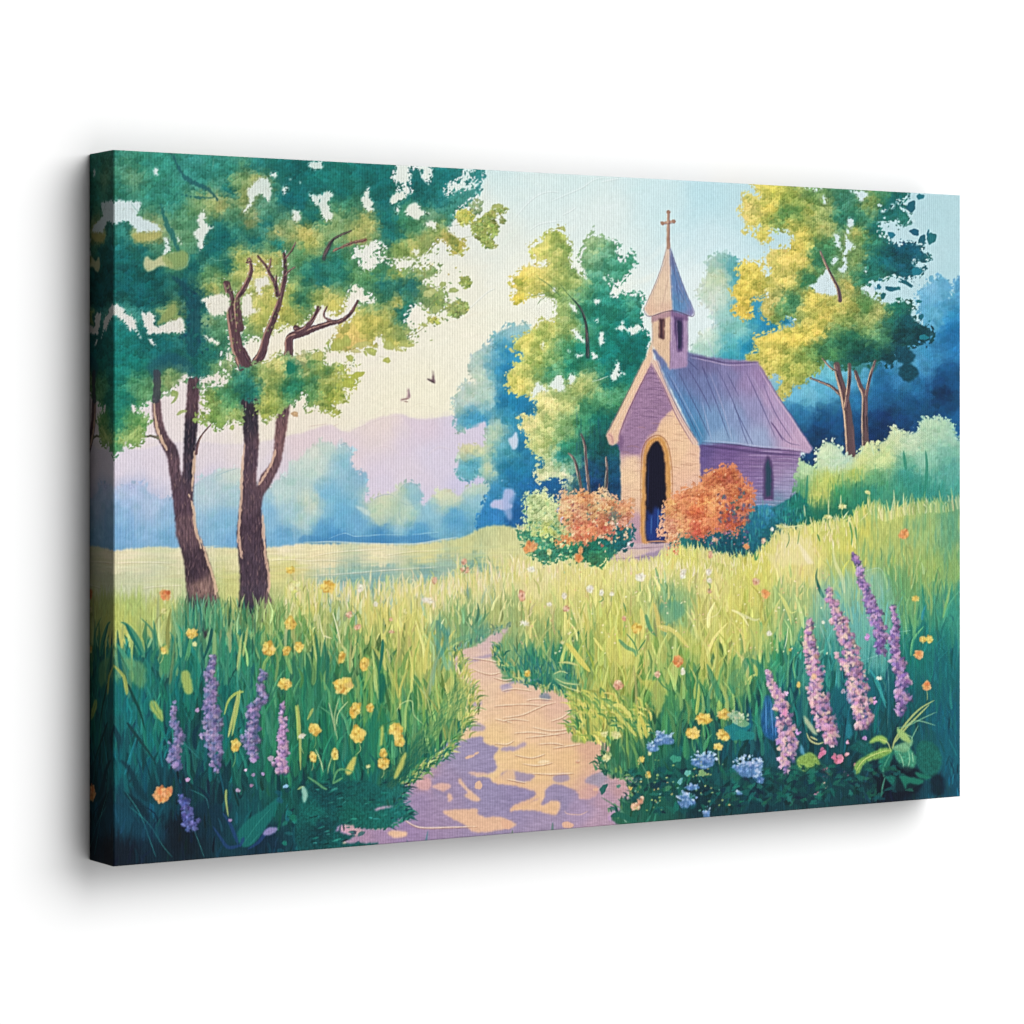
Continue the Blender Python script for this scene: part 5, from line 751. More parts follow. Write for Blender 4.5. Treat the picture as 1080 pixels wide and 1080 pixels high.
for q, rx, ry, c_ in (('B 720,735', 3, 3.5, '93a95c'), ('B 775,765', 4.6, 3, '93a95c'), ('B 710,785', 4, 3.6, '8aa55c'), ('B 690,860', 6, 3.2, '93a95e'), ('B 650,780', 6, 4, 'a9b66c'), ('B 625,945', 3, 2, '9aa858'), ('B 985,325', 2, 1.2, '93a95c'), ('B 540,1050', 7, 1.6, 'a3b058'), ('G 80,75', 4.6, 5.2, 'a9b35a'), ('G 240,85', 3.8, 3.6, '9fae50'), ('G 280,172', 6.2, 3.6, 'a3b03e'), ('G 235,215', 6.4, 5, 'a3b044'), ('G 430,97', 4.4, 2.6, 'a6b24a'), ('G 175,20', 8, 5.4, 'a3ad4e'), ('G 220,0', 6, 5, '9fab50'), ('G 350,50', 6, 3.8, '9fae54'), ('G 320,60', 1.6, 3, '9fae54'), ('G 300,15', 9, 3, 'b0b462'), ('G 440,20', 5, 5, 'a3b058'), ('G 490,40', 5, 1.8, 'b0b868'), ('G 540,20', 8, 1.6, 'a9b45c'), ('G 60,72', 3, 4, 'aab260'), ('F 600,432', 4.4, 3, '7da34e'), ('F 660,445', 2.6, 2.6, '93ad54'), ('F 830,385', 4, 2.6, 'a3b04e'), ('B 1000,330', 7, 1.8, '9aab58'), ('B 780,570', 4, 1.6, 'b0a848'), ('F 985,375', 3.6, 3, 'b89468'), ('G 270,50', 5, 2, 'b4b470')):
    x, y = T(q)[0]; dab(x, y, rx, ry, random.uniform(-.4, .4), hx(c_), .95, p_mt2, 2.5, .22); dab(x+rx*.2, y-ry*.2, rx*.4, ry*.4, .3, jit(hx(c_)*1.1, .04), .6)
lines('G 10,50 60,40;G 390,75 430,85;G 240,155 265,160;B 520,600 600,610;B 800,500 870,485;B 590,720 620,690;B 380,600 560,598', .3, '8a9458', .7)
lines('A 545,595 580,610 635,605;A 565,80 560,130;A 135,310 160,345 190,375;A 430,560 440,600 415,645 380,650', .45, '6aa88c', .6); lines('A 70,820 75,845 85,850;A 180,860 190,900 205,960', .5, '2a8478', .8)
# birds
p_bd = part('painted_bird', None, 'higher of the two small birds in the pale sky')
poly('G 668,150 676,170 680,200 678,215 662,210 638,198 640,190 655,192 664,190', '6f5560', p_bd, .1); lines('G 640,192 660,205 680,215', .6, '4a3a40', .9)
p_bd2 = part('painted_bird', None, 'lower of the two small birds, left of the other')
poly('G 540,238 550,265 550,292 535,298 502,305 505,296 530,290 536,265', 'a8848a', p_bd2, .1); lines('G 505,300 545,295;G 520,310 540,312', .5, '8a5c5c', .9); stroke(T('G 545,245 548,290'), .4, .5, hx('6a5068'), .8)

# ---------------- flowers
PET = {'y': ['e6b84c', 'f0cc60', 'd69c38', 'e8c25c'], 'o': ['e8894c', 'd8703c', 'f0a460', 'e69858'], 'w': ['eee4c8', 'f4eedc', 'dccfb0'], 'p': ['dcd284', 'e6dc98', 'c3c068'], 'k': ['dfa080', 'e8bc98', 'cf8468'], 'b': ['8fb0dc', 'a8c0e4', '6a90c8', '5a80b8']}
PNAME = {'y': 'yellow', 'o': 'orange', 'w': 'white', 'p': 'pale yellow', 'k': 'pink orange', 'b': 'blue'}
def flower(x, y, r, k, ry=None, stem=0, dk=None):
    ry = ry or r; pid = part('painted_flower', None, None)
    if stem: stroke([(x, y+ry*.6), (x+random.gauss(0, 1), y+ry+stem*.5), (x+random.gauss(0, 2), y+ry+stem)], .45, .5, hx(random.choice(['6fa058', '3f8a58', '9ab060'])), .8, None)
    cols = [hx(c) for c in PET[k]]; nb = int(6+r*2.2)
    dab(x, y, r*.8, ry*.8, random.uniform(-.4, .4), cols[2 if k != 'w' else 2]*.92, .95, pid, 2.5, .2)
    for i in range(nb):
        a_ = i/nb*6.28+random.uniform(-.3, .3); q = random.uniform(.3, .68)
        dab(x+math.cos(a_)*r*q, y+math.sin(a_)*ry*q, r*random.uniform(.22, .42), ry*random.uniform(.18, .36), a_, jit(random.choice(cols), .07), .9, pid, 2.5, .2)
    if r > 3:
        for i in range(3): dab(x+random.gauss(0, r*.25), y+random.gauss(0, ry*.25), r*.18, ry*.12, random.random()*3, cols[2]*.72, .6)
        dab(x-r*.2, y-ry*.3, r*.2, ry*.16, .3, np.clip(cols[1]*1.08, 0, 1), .8)
FL = '''174,627,6,o,6,0 202,668,6,y,5,12 205,679,3,p,4,0 172,644,4,p,5,6 283,684,7,y,8,10 306,657,6.5,y,7,26 300,721,7,y,6,14 306,601,5,y,3.5,14 311,618,9,p,8,8 302,686,4,y,6,14 315,682,5,y,6,14 172,686,2.6,y,5,8 362,723,10,y,9,10 368,648,4.6,k,5,14 377,661,5,k,4,16 346,619,8,y,6,14 357,631,4,p,2,0 374,749,5.5,y,9,12 390,746,4,y,5,10 332,769,6,y,7,12 377,774,8,y,9,12 417,769,7,y,7,8 421,781,6.5,y,7,6 404,794,4,y,5.5,4 404,805,6.5,y,6.5,8 353,795,3.6,y,7,14 330,799,4,y,5,8 388,808,3.4,p,2.2,6 170,838,9,o,8,0 178,835,3.2,o,7,0 248,786,5.6,y,6.5,16 318,776,5.4,w,3,16 328,768,3,y,5,6 329,797,3,y,5,0 412,653,3,k,2.4,0 413,666,4,k,2,0 360,693,3.4,y,8,0 384,700,5,y,8,0 427,645,3,p,5,0 671,662,5.4,y,6,14 652,722,7,k,7,10 715,697,6,o,6,18 720,708,3,w,6,10 693,711,4,k,5,8 742,758,8,y,6,16 730,773,7.5,y,6,12 650,775,8,p,5,0 637,774,5,p,4,0 763,753,7,y,5,10 763,775,8,y,5,0 757,787,5,y,4,16 672,851,4,k,4,0 675,843,5,k,7,0 669,850,6,k,5,0 683,817,3,y,4,0 676,801,4,y,3,0 556,710,3,y,4,0 797,613,5,k,6,0 807,626,4.6,o,5,8 748,623,3,k,4,8 953,563,5,o,6,0 965,631,4.4,y,2.6,14 973,674,4,y,3.6,0 980,674,3.6,y,4.4,0 969,690,5,o,5,0 977,723,5,o,5,10 915,519,4,p,3,14 888,534,6,p,3,8 873,545,5.6,p,3,12 903,540,2.4,p,2,0 843,557,4,p,3,14 831,558,3.4,p,4,16 814,558,2.6,w,3,6 823,555,8,p,1.6,0 754,569,5,k,2.6,12 787,576,3.4,o,3,8 805,570,3,k,5,8 749,585,3,k,6,8 747,603,4,w,5,10 622,621,5,w,6,20 634,625,3.6,w,4.6,6 645,626,3.4,w,3,6 675,609,7,w,6,10 597,642,5.4,k,4,8 595,628,4,w,5,0 579,637,4,w,3,0 550,628,5,k,9,6 720,605,4,w,8,0 451,633,9,w,3,0 396,637,3,w,4,8 380,620,4,w,7,8 490,601,7,k,4,10 489,592,4,k,5,8 458,612,3.4,k,6,0 658,652,3,k,4,10 593,677,2.6,p,3.4,0 748,612,4,w,4,8 811,668,3.8,w,4,28 868,656,2.2,w,2.6,8 927,715,4.4,w,2.2,0 842,722,2,y,4,6 833,685,1.8,y,1.6,0 610,588,5,o,5,6 612,580,3,o,4,0 560,576,7,o,5,6 556,579,5,o,4,0 579,582,3,p,5,10 553,657,7,w,2,0 609,803,3,k,3,0 639,799,6,p,4,0 665,830,2.4,y,3,0 560,600,5,w,4,0 685,794,3,p,4,0'''
for t in FL.split():
    v = t.split(','); k_ = 1.12 if v[3] in 'yo' else .85; flower(float(v[0]), float(v[1]), float(v[2])*k_, v[3], float(v[4])*k_, float(v[5]))
# blue heads
def bluehead(x, y, rx, ry):
    pid = part('painted_flower', None, None); dab(x, y+ry*.3, rx*.9, ry*.7, 0, hx('4a74a8'), .95, pid, 2, .2)
    for i in range(int(rx*ry*.55)):
        a_ = random.random()*6.28; q = math.sqrt(random.random()); px, py = x+math.cos(a_)*rx*q, y+math.sin(a_)*ry*q*.9
        c = hx(random.choice(['9db4dc', 'b4c2e2', '86a6d6', '7296cc', 'c6d0e6'] if py < y+ry*.1 else ['4f7cbc', '6a90cc', '33619c', '7a9cd0']))
        dab(px, py, random.uniform(.8, 1.8), random.uniform(.6, 1.4), a_, jit(c, .06), .85, pid, 2.5, .25)
for a_ in ((701,777,10,8),(688,787,7.5,5.4),(694,782,6,4),(742,800,14,10),(789,807,17,12),(800,818,6,8),(724,843,11,9),(729,829,8,4),(720,838,6,4),(745,856,4,7),(696,774,5,4),(778,835,5,3)): bluehead(*a_)
poly('M 255,680 275,670 290,720 310,790 310,840 280,850 250,820 240,760', '1c5ca4', None, 1.4, a=.7, tex=.12, td=(1.4, 4)); lines('M 260,690 262,820;M 280,690 290,830;M 300,760 300,835', .6, '4f8fd4', .7)
dab(301, 829, 3.4, 1.6, -.2, hx('7ab0e0'), .9)
# tall spikes of violet and pink florets
def spike(s, w0, w1, cols, label, dens=1.0, taper_end=.35, low=None):
    pid = part('painted_lupin', None, label); Q = smooth_pts(T(s), 8, False); N = len(Q)
    seg = np.sqrt(((Q[1:]-Q[:-1])**2).sum(1)).sum()
    stroke([tuple(Q[0]), tuple(Q[N//2]), tuple(Q[-1])], .8, 1.3, hx('3f5c80'), .7, pid)
    nw = int(seg/4.2*dens)
    for q in range(nw):                                  # whorls of florets, uneven, with gaps of stem between them
        t = (q+random.uniform(-.25, .25))/nw; t = min(.999, max(0, t)); k = min(N-1, int(t*(N-1)))
        W = (w0+(w1-w0)*min(1, t*1.35))*(1 if t < .82 else 1-(t-.82)/.18*(1-taper_end))*random.uniform(.65, 1.15)
        cx = Q[k][0]+random.gauss(0, W*.16); cy = Q[k][1]
        cs = cols if not low or t < .6 else low
        for i in range(int(3+W*.9)): dab(cx+random.uniform(-.85, .85)*W, cy+random.uniform(-1.5, 3), random.uniform(1.2, 2.4), random.uniform(1, 1.9), random.random()*3, jit(hx(random.choice(['4a5088', '5c5490', '3a5a80']))*.92, .12), .7, pid, 2, .3)
        for i in range(int(4+W*1.0)):
            u = random.uniform(-1, 1); x = cx+u*W; y = cy+random.gauss(0, 1.7)-abs(u)*.6
            c = hx(random.choice(cs)); c = c*(1.0-.20*u) if u > 0 else c*(1-.05*u)
            R = random.uniform(1.2, 2.8)*(1 if W > 4 else .75)
            if random.random() < .5: dab(x+R*.35, y+R*.5, R, R*.7, random.random()*3, c*.62, .7, pid, 2.2, .3)
            dab(x, y, R, R*random.uniform(.55, .9), random.random()*3, jit(c, .08, .02), .92, pid, 2.5, .3)
            if random.random() < .28: dab(x-.4, y-.5, .8, .5, 0, np.clip(c*1.22, 0, 1), .7)
V = ['8f7cb0', '9c86b4', '766fa4', 'a68cb4', '8474a8', '5a6896', '6f6c9c']; K = ['d094b4', 'dea4b0', 'b87cac', 'e4b0a4', 'a878b0', 'cc8cac', '9470a4', 'e8bca4', 'cc849c']; VP = ['9a70b0', 'a880b8', '8060a4', 'b884b4', '74589c', 'c494b0']
spike('J 565,650 555,690 540,760 555,850 545,900 565,980 555,1060 N 570,400 570,520', 2.2, 10, V, 'violet lupin spike below the left tree, tallest of the left group', 1.35)
spike('J 825,735 805,800 820,870 775,910 770,980 770,1060 N 760,380 770,460', 3.4, 8.5, V, 'violet lupin spike leaning left below the forked tree', 1.15)
spike('N 360,170 355,240 385,310 370,380 360,440 385,510', 2.6, 6.4, V, 'short violet lupin spike nearest the left edge', 1.0, .8)
spike('N 400,640 420,690 440,760 455,820', 3, 7.5, ['4f58a0', '5c64b0', '3f4a8c', '6a6cb8'], 'deep blue drooping spike at the bottom left', 1.0, .2)
spike('N 920,170 925,240 915,330 920,400 915,470 930,525', 2, 7.5, ['c08cb8', 'b080b8', 'a07cb0', 'd09cb8'], 'rosy lupin spike, rightmost of the left group', 1.0, .6)
for q, r in (('N 480,190', 3), ('N 755,190', 3), ('N 690,605', 3), ('N 770,525', 2.6), ('N 760,580', 2.4), ('N 860,440', 4), ('N 730,500', 2), ('N 820,520', 2.4), ('N 770,450', 4), ('N 430,550', 3), ('N 650,760', 2.4)):
    x, y = T(q)[0]; dab(x, y, r*.8, r*.7, .4, jit(hx('b484b8'), .1), .85)
spike('M 620,100 645,150 650,210 680,260 690,310 715,360 725,430 720,515', 2.4, 8.5, VP, 'violet lupin spike, farthest back of the right group', 1.1, .5)
spike('M 780,310 785,380 780,450 795,530 815,600 820,670 805,760', 2.2, 8.5, VP, 'violet lupin spike, rightmost of the right group', 1.1, .5)
spike('M 515,245 530,300 560,370 585,430 600,520 620,600 650,680 660,760 640,800', 3, 12.5, K, 'pink lupin spike in the middle of the right group, tall and leaning', 1.3, .5)
spike('M 440,365 435,430 445,500 460,580 465,660 490,740 515,810 535,870', 2.6, 12, K, 'pink lupin spike, second from the left of the right group', 1.25, .4)
spike('M 270,575 290,630 320,690 335,760 345,830 355,900 330,980', 2.6, 10.5, K, 'pink lupin spike, leftmost and lowest of the right group', 1.2, .7, low=['c490bc', 'e0a0a8', 'a878b8', 'd8a0b8', 'e4b0a0'])
for q, r, c_ in (('M 455,590', 4, 'e0a880'), ('M 340,735', 3.4, 'd07098'), ('M 575,650', 3, 'd8a8b8'), ('M 600,685', 2.4, '9aa4d8'), ('M 660,840', 3, 'a878b8'), ('M 650,870', 3, 'a070b0'), ('M 700,690', 3, 'd08cc0'), ('M 670,430', 4, 'b880c0'), ('M 560,930', 6, 'cf7488'), ('M 590,910', 3, 'd88890'), ('M 540,920', 4, 'c46480'), ('M 500,970', 5, 'c05070'), ('M 505,990', 4, 'b04868'), ('M 490,905', 5, 'b8607c'), ('M 585,985', 3.6, 'b05070'), ('M 590,860', 2.4, 'd88098'), ('M 495,1035', 3.4, 'cf9c84'), ('M 470,1070', 3, 'b05878'), ('M 620,950', 2, 'c05878'), ('M 340,660', 3, 'c8a0c8'), ('M 390,820', 3, 'b078b8')):
    x, y = T(q)[0]
    for k in range(5): dab(x+random.gauss(0, r*.35), y+random.gauss(0, r*.35), r*.55, r*.42, random.random()*3, jit(hx(c_), .1), .9)
# broad leaved plant, bottom right
p_pl = part('painted_leafy_plant', None, 'broad leaved green plant in the lower right corner')
for q, c_ in (('M 780,900 800,880 840,878 870,915 870,950 845,980 820,970 800,940', '3f9874'), ('M 870,900 900,850 960,880 975,950 940,1000 890,990', '15685c'), ('M 740,990 800,1000 870,1020 870,1040 800,1060 770,1030', '127060'), ('M 720,930 780,890 760,960 730,980', '1a7a64'), ('M 770,880 820,860 860,850 830,900', '6fa878'), ('M 600,880 650,850 700,880 690,930 640,900', '0f5c58')):
    mk, w = poly(q, c_, p_pl, .8, 2.4, .35, a=.92, tex=.1)
poly('M 620,985 622,950 640,930 690,900 745,880 775,893 735,920 680,935 650,960 640,985', '7aa84c', p_pl, .5, tex=.1); lines('M 625,980 660,930 730,898 770,892', .5, 'c3cb68', .85)
poly('M 680,862 700,838 730,832 755,850 748,866 720,856', '8fb850', p_pl, .5); lines('M 770,900 755,860 720,845', .5, 'c3cb68', .8)
lines('M 775,885 790,840 840,770 890,720 945,688;M 785,860 830,800 870,760 925,705', 1.3, 'a9b05c', .9, p_pl, .9); lines('M 790,800 840,790 900,760 955,735;M 820,800 870,770 950,790;M 800,820 850,835 855,860;M 850,850 880,790', .6, '7fb07c', .75, p_pl)
poly('M 795,800 830,820 850,850 835,860 805,840', '93b864', p_pl, .4); lines('M 745,1000 735,1040 730,1080;M 770,900 740,960 740,1000', .9, '3f9070', .85)
lines('M 800,900 815,930 820,965;M 840,890 845,930 835,970;M 855,900 860,940', .5, '9fcf98', .7)
poly('M 860,960 900,990 880,1060 790,1075 790,1000 810,960', '07162a', None, 2, 3, a=.75, soft=1.4); poly('M 930,1000 975,990 985,1060 940,1070', '061a2c', None, 2, 3, a=.7, soft=1.4)
poly('M 800,985 850,1000 900,1010 890,1030 840,1025 830,1050', '17755f', p_pl, .8); poly('M 870,980 930,1000 915,1010 880,1000', '17755f', p_pl, .6)
poly('M 385,930 430,900 465,915 480,950 440,975 400,975', '7aa448', p_md, .8, tex=.1); poly('M 410,880 400,870 400,900 420,910', '4f9cbc', p_md, .5, a=.8)
poly('M 410,640 430,700 430,790 410,740', '2a7c70', p_md, .6, a=.8); poly('M 415,750 450,790 470,830 430,800', 'a3b888', p_md, .8, a=.9); lines('M 425,820 440,850 470,865 495,858;M 440,835 470,850', .9, 'b9b868', .85)
poly('M 585,790 600,780 612,820 600,845 585,830', '1a7888', p_md, .5)
poly('M 520,640 600,660 580,780 540,760', '0c5c70', None, 3, 5, a=.4, soft=2)
for i in range(430):   # leafy floor, bottom right
    x = random.uniform(665, 960); y = random.uniform(812-(x-665)*.02, 858-(x-665)*.06)
    if (x < 690 and y > 845) or x > 930 and y > 835: continue
    j, i_ = int((y-PY0)*SC), int((x-PX0)*SC)
    nm = PARTS[ID[j, i_]][0]
    if nm not in ('painted_meadow',): continue
    dab(x, y, random.uniform(2, 5.5), random.uniform(1.4, 3), random.uniform(-1.2, 1.2), jit(hx(random.choice(['0d5450', '116458', '083844', '156c60', '0a4a50', '1a6c54', '0b3040', '0c4c50'])), .08), .7, p_md, 2.4, .35)
for i in range(60):
    x = random.uniform(668, 770); y = random.uniform(800, 855); dab(x, y, random.uniform(.7, 1.5), random.uniform(.6, 1.1), 0, jit(hx(random.choice(['b0b850', '7aa058', '5fa88c', 'd0b058'])), .1), .7, None)
for x, y, rx, ry, c_ in ((712,800,5,4,'3f9a88'),(725,815,3,3.4,'4fa8a0'),(717,824,2.6,3,'5fa8a0'),(704,831,2.8,3,'3f8c68'),(740,815,3.4,4,'8aac6c'),(777,770,12,9,'17707a'),(785,775,9,6,'1f7c84'),(636,832,3.4,5,'0f6a58'),(652,829,2,2,'2c8468'),(777,757,8,7,'8aac7c'),(783,762,5,5,'6a9c74')):
    dab(x, y, rx, ry, .3, jit(hx(c_), .06), .85, p_md, 2.2, .3)
for i in range(24): dab(780+random.gauss(0, 5), 757+random.gauss(0, 4), 1.6, 1.1, random.random()*3, jit(hx(random.choice(['a3b888', '6a9c74', 'c3c898'])), .08), .8)
lines('P 510,690 560,720 610,750 650,820;P 690,470 740,560 760,640', .7, '4f8c68', .8); lines('P 610,760 620,790 640,820', .9, '7aa888', .8)
stroke(T('P 560,790 600,780 650,800 700,825'), 3, 3, hx('176454'), .9, p_md)
# wet-in-wet softness on the blooms
soft_ids = [i for i, p_ in enumerate(PARTS) if p_[0] in ('painted_lupin', 'painted_flower')]
sm = blur(np.isin(ID, soft_ids).astype(np.float32), .6)[..., None]*.55
C = C*(1-sm)+blur(C, .62)*sm
# ---------------- the whole surface: brushed grain and a little drying texture
g = 1+.018*noise(1.0, 1.0, 21)+.012*noise(2.2, 2.2, 22)+.010*noise(1.3, 9, 23)
C = np.clip(C*g[..., None], 0, 1)
C = C+(C.mean(2, keepdims=True)-C)*.06
lm = C.mean(2, keepdims=True); C = np.clip(C+.30*C*(1-C)*np.clip((lm-.34)/.3, 0, 1), 0, 1)      # the inks' own tone curve
mdm = (ID == p_md)[..., None]*np.clip((lm-.30)/.2, 0, 1); C = np.clip(C*(1+mdm*np.array([.040, 0, .015])), 0, 1)
trm = np.isin(ID, [p_lt, p_mt2, p_ct, p_rt])[..., None]*np.clip((lm-.34)/.2, 0, 1); C = np.clip(C*(1+trm*np.array([.025, 0, .0])), 0, 1)
fr = (ID == p_ch)[..., None]; C = np.where(fr, np.clip(C*np.array([1.05, .985, .93]), 0, 1), C)
C = C*(1-.16*np.clip((.27-lm)/.17, 0, 1))
chm = np.isin(ID, [p_ch, p_side, p_roof, p_steep, p_steps])[..., None]
C = np.where(chm, (C+(C.mean(2, keepdims=True)-C)*.19)*np.array([1.0, .985, .96]), C)
pam = (ID == p_pa)[..., None]; C = np.where(pam, np.clip((C+(C.mean(2, keepdims=True)-C)*.10)*np.array([1.03, 1.0, .955]), 0, 1), C)
lum = C.mean(2); hp = lum-blur(lum, 1.4)            # crisp the edges as a print sharpens them
C = np.clip(C+hp[..., None]*.6, 0, 1)

# ================================================================ the scene
import bpy
from mathutils import Matrix, Vector
scene = bpy.context.scene
COL = scene.collection
CAMZ = 1.5
W_, H_, DEP, RND = 0.9145, 0.5941, 0.0475, 0.0011        # canvas width, height, depth, edge radius (metres)
P0 = Vector((-0.3300, 2.5380)); U = Vector((0.8455, 0.5340))   # front lower-left corner (plan) and the direction of the wall
ZB = CAMZ-0.3607
EXPO = 3.68                                              # how brightly the lamp lights the wall plane
FPX, CX, CY = 3230.0, 540.0, 455.0                       # proportions of the cartoon sheet the picture was drawn on

def to_sheet(a, b):
    """canvas coordinates (a to the right, b up from the lower edge, metres) -> cartoon sheet coordinates"""
    x = P0.x+U.x*a; d = P0.y+U.y*a
    return CX+FPX*x/d, CY+FPX*(CAMZ-(ZB+b))/d
def lin(c): return np.where(c <= .04045, c/12.92, ((c+.055)/1.055)**2.4)
def sample(a, b):
    px, py = to_sheet(a, b)
    fx = np.clip((px-PX0)*SC-.5, 0, GW-2.001); fy = np.clip((py-PY0)*SC-.5, 0, GH-2.001)
    i = fx.astype(int); j = fy.astype(int); u = (fx-i)[..., None]; v = (fy-j)[..., None]
    c = (C[j, i]*(1-u)+C[j, i+1]*u)*(1-v)+(C[j+1, i]*(1-u)+C[j+1, i+1]*u)*v
    return lin(c)/EXPO, ID[j+(v[..., 0] > .5), i+(u[..., 0] > .5)]

def new_mat(name):
    m = bpy.data.materials.new(name); m.use_nodes = True; nt = m.node_tree
    return m, nt, nt.nodes['Principled BSDF']
def print_material():
    m, nt, bs = new_mat('printed_canvas_cloth'); N, L = nt.nodes, nt.links
    at = N.new('ShaderNodeAttribute'); at.attribute_name = 'ink'
    tc = N.new('ShaderNodeTexCoord')
    mp = N.new('ShaderNodeMapping'); L.new(tc.outputs['Object'], mp.inputs['Vector'])
    wv = N.new('ShaderNodeTexWave'); wv.wave_type = 'BANDS'; wv.bands_direction = 'X'; wv.inputs['Scale'].default_value = WEAVE_X
    wv.inputs['Distortion'].default_value = .6; wv.inputs['Detail'].default_value = 1; wv.inputs['Detail Scale'].default_value = 1.5; L.new(mp.outputs[0], wv.inputs['Vector'])
    w2 = N.new('ShaderNodeTexWave'); w2.wave_type = 'BANDS'; w2.bands_direction = 'Z'; w2.inputs['Scale'].default_value = WEAVE_Z
    w2.inputs['Distortion'].default_value = .8; w2.inputs['Detail'].default_value = 1; L.new(mp.outputs[0], w2.inputs['Vector'])
    ns = N.new('ShaderNodeTexNoise'); ns.inputs['Scale'].default_value = 420; ns.inputs['Detail'].default_value = 2; L.new(mp.outputs[0], ns.inputs['Vector'])
    def mth(op, a, b):
        q = N.new('ShaderNodeMath'); q.operation = op
        for k, v in enumerate((a, b)):
            if isinstance(v, (int, float)): q.inputs[k].default_value = v
            else: L.new(v, q.inputs[k])
        return q.outputs[0]
    h = mth('ADD', mth('MULTIPLY', wv.outputs['Fac'], .75), mth('MULTIPLY', w2.outputs['Fac'], .10)); h = mth('ADD', h, mth('MULTIPLY', ns.outputs['Fac'], .9))
    bp = N.new('ShaderNodeBump'); bp.inputs['Strength'].default_value = BUMP; bp.inputs['Distance'].default_value = .0006
    L.new(h, bp.inputs['Height']); L.new(bp.outputs[0], bs.inputs['Normal'])
    # ink colour a touch lighter on the raised threads, darker between them
    k = mth('ADD', mth('MULTIPLY', h, .035), .965)
    mx = N.new('ShaderNodeMix'); mx.data_type = 'RGBA'; mx.blend_type = 'MULTIPLY'; mx.inputs['Factor'].default_value = 1
    L.new(at.outputs['Color'], mx.inputs['A']); L.new(k, mx.inputs['B'])
    L.new(mx.outputs['Result'], bs.inputs['Base Color'])
    bs.inputs['Roughness'].default_value = .85; bs.inputs['Specular IOR Level'].default_value = .06
    return m
WEAVE_X, WEAVE_Z, BUMP = 120.0, 170.0, .35
MAT = print_material()

def mesh_obj(name, co, quads, colr, parent, label=None, kind=None):
    me = bpy.data.meshes.new(name); nv, nf = len(co), len(quads)
    me.vertices.add(nv); me.vertices.foreach_set('co', np.ascontiguousarray(co, np.float32).ravel())
    me.loops.add(nf*4); me.loops.foreach_set('vertex_index', np.ascontiguousarray(quads, np.int32).ravel())
    me.polygons.add(nf); me.polygons.foreach_set('loop_start', np.arange(0, nf*4, 4, dtype=np.int32))
    me.polygons.foreach_set('use_smooth', np.ones(nf, bool))
    me.update(calc_edges=True)
    ca = me.color_attributes.new('ink', 'FLOAT_COLOR', 'POINT')
    rgba = np.ones((nv, 4), np.float32); rgba[:, :3] = colr; ca.data.foreach_set('color', rgba.ravel())
    me.materials.append(MAT)
    o = bpy.data.objects.new(name, me); COL.objects.link(o); o.parent = parent
    if label: o['label'] = label
    if kind: o['kind'] = kind
    return o

root = bpy.data.objects.new('canvas_print', None); COL.objects.link(root)
root.location = (P0.x, P0.y, ZB)
root.rotation_euler = (0, 0, math.atan2(U.y, U.x))        # local x runs along the wall, local -y faces the room
root['label'] = 'stretched canvas print of a small chapel in a flower meadow, hanging on the white wall'
root['category'] = 'canvas print'

NX, NY = 1320, 858
a = np.linspace(0, W_, NX); b = np.linspace(0, H_, NY)
A, B = np.meshgrid(a, b)
colv, idv = sample(A, B)
def roll(d): t = np.clip(1-d/RND, 0, 1); return RND*(1-np.sqrt(np.clip(1-t*t, 0, 1)))
Yr = np.maximum(np.maximum(roll(A), roll(W_-A)), np.maximum(roll(B), roll(H_-B)))
co = np.stack([A, Yr, B], -1).reshape(-1, 3)
col = colv.reshape(-1, 3)
vi = np.arange(NX*NY).reshape(NY, NX)
Q = np.stack([vi[:-1, :-1], vi[:-1, 1:], vi[1:, 1:], vi[1:, :-1]], -1).reshape(-1, 4)
qid = idv[:-1, :-1].reshape(-1)
cnt = np.bincount(qid, minlength=len(PARTS))
fl = sorted([i for i, p in enumerate(PARTS) if p[0] == 'painted_flower'], key=lambda i: -cnt[i])
rest = fl[90:]
if rest:
    keep = rest[0]; qid = np.where(np.isin(qid, rest), keep, qid); cnt = np.bincount(qid, minlength=len(PARTS))
    PARTS[keep] = ('painted_small_flowers', None, 'tiny pale and yellow flower dots scattered through the meadow')
objs = {}
for pid, (nm, par, lab) in enumerate(PARTS):
    sel = np.nonzero(qid == pid)[0]
    if len(sel) < 6:
        continue
    q = Q[sel]; uq, inv = np.unique(q, return_inverse=True)
    p = objs.get(par, root)
    objs[pid] = mesh_obj(nm, co[uq], inv.reshape(-1, 4), col[uq], p, lab, 'stuff' if nm == 'painted_small_flowers' else None)

def wrap(name, fa, fb, fpos, n, m, flip, label):
    """a wrapped edge of the cloth: the picture is mirrored round the edge"""
    s = np.linspace(0, 1, n); t = np.linspace(0, 1, m); S, Tt = np.meshgrid(s, t)
    cc, _ = sample(fa(S, Tt), fb(S, Tt)); pos = fpos(S, Tt)
    v = np.arange(n*m).reshape(m, n); q = np.stack([v[:-1, :-1], v[:-1, 1:], v[1:, 1:], v[1:, :-1]], -1).reshape(-1, 4)
    if flip: q = q[:, ::-1]
    o = mesh_obj(name, pos.reshape(-1, 3), q, cc.reshape(-1, 3), root, label)
DD = DEP-RND
st = lambda x, y, z: np.stack([x+0*y+0*z, y+0*x+0*z, z+0*x+0*y], -1)
wrap('wrapped_edge', lambda s, t: s*DD+.001, lambda s, t: t*H_, lambda s, t: st(0*s, RND+s*DD, t*H_), 60, NY, True, 'left wrapped edge of the cloth, the picture mirrored and in shade')
wrap('wrapped_edge', lambda s, t: W_-s*DD, lambda s, t: t*H_, lambda s, t: st(0*s+W_, RND+s*DD, t*H_), 40, 400, False, 'right wrapped edge of the cloth')
wrap('wrapped_edge', lambda s, t: t*W_, lambda s, t: H_-s*DD, lambda s, t: st(t*W_, RND+s*DD, 0*s+H_), 40, 600, True, 'upper wrapped edge of the cloth')
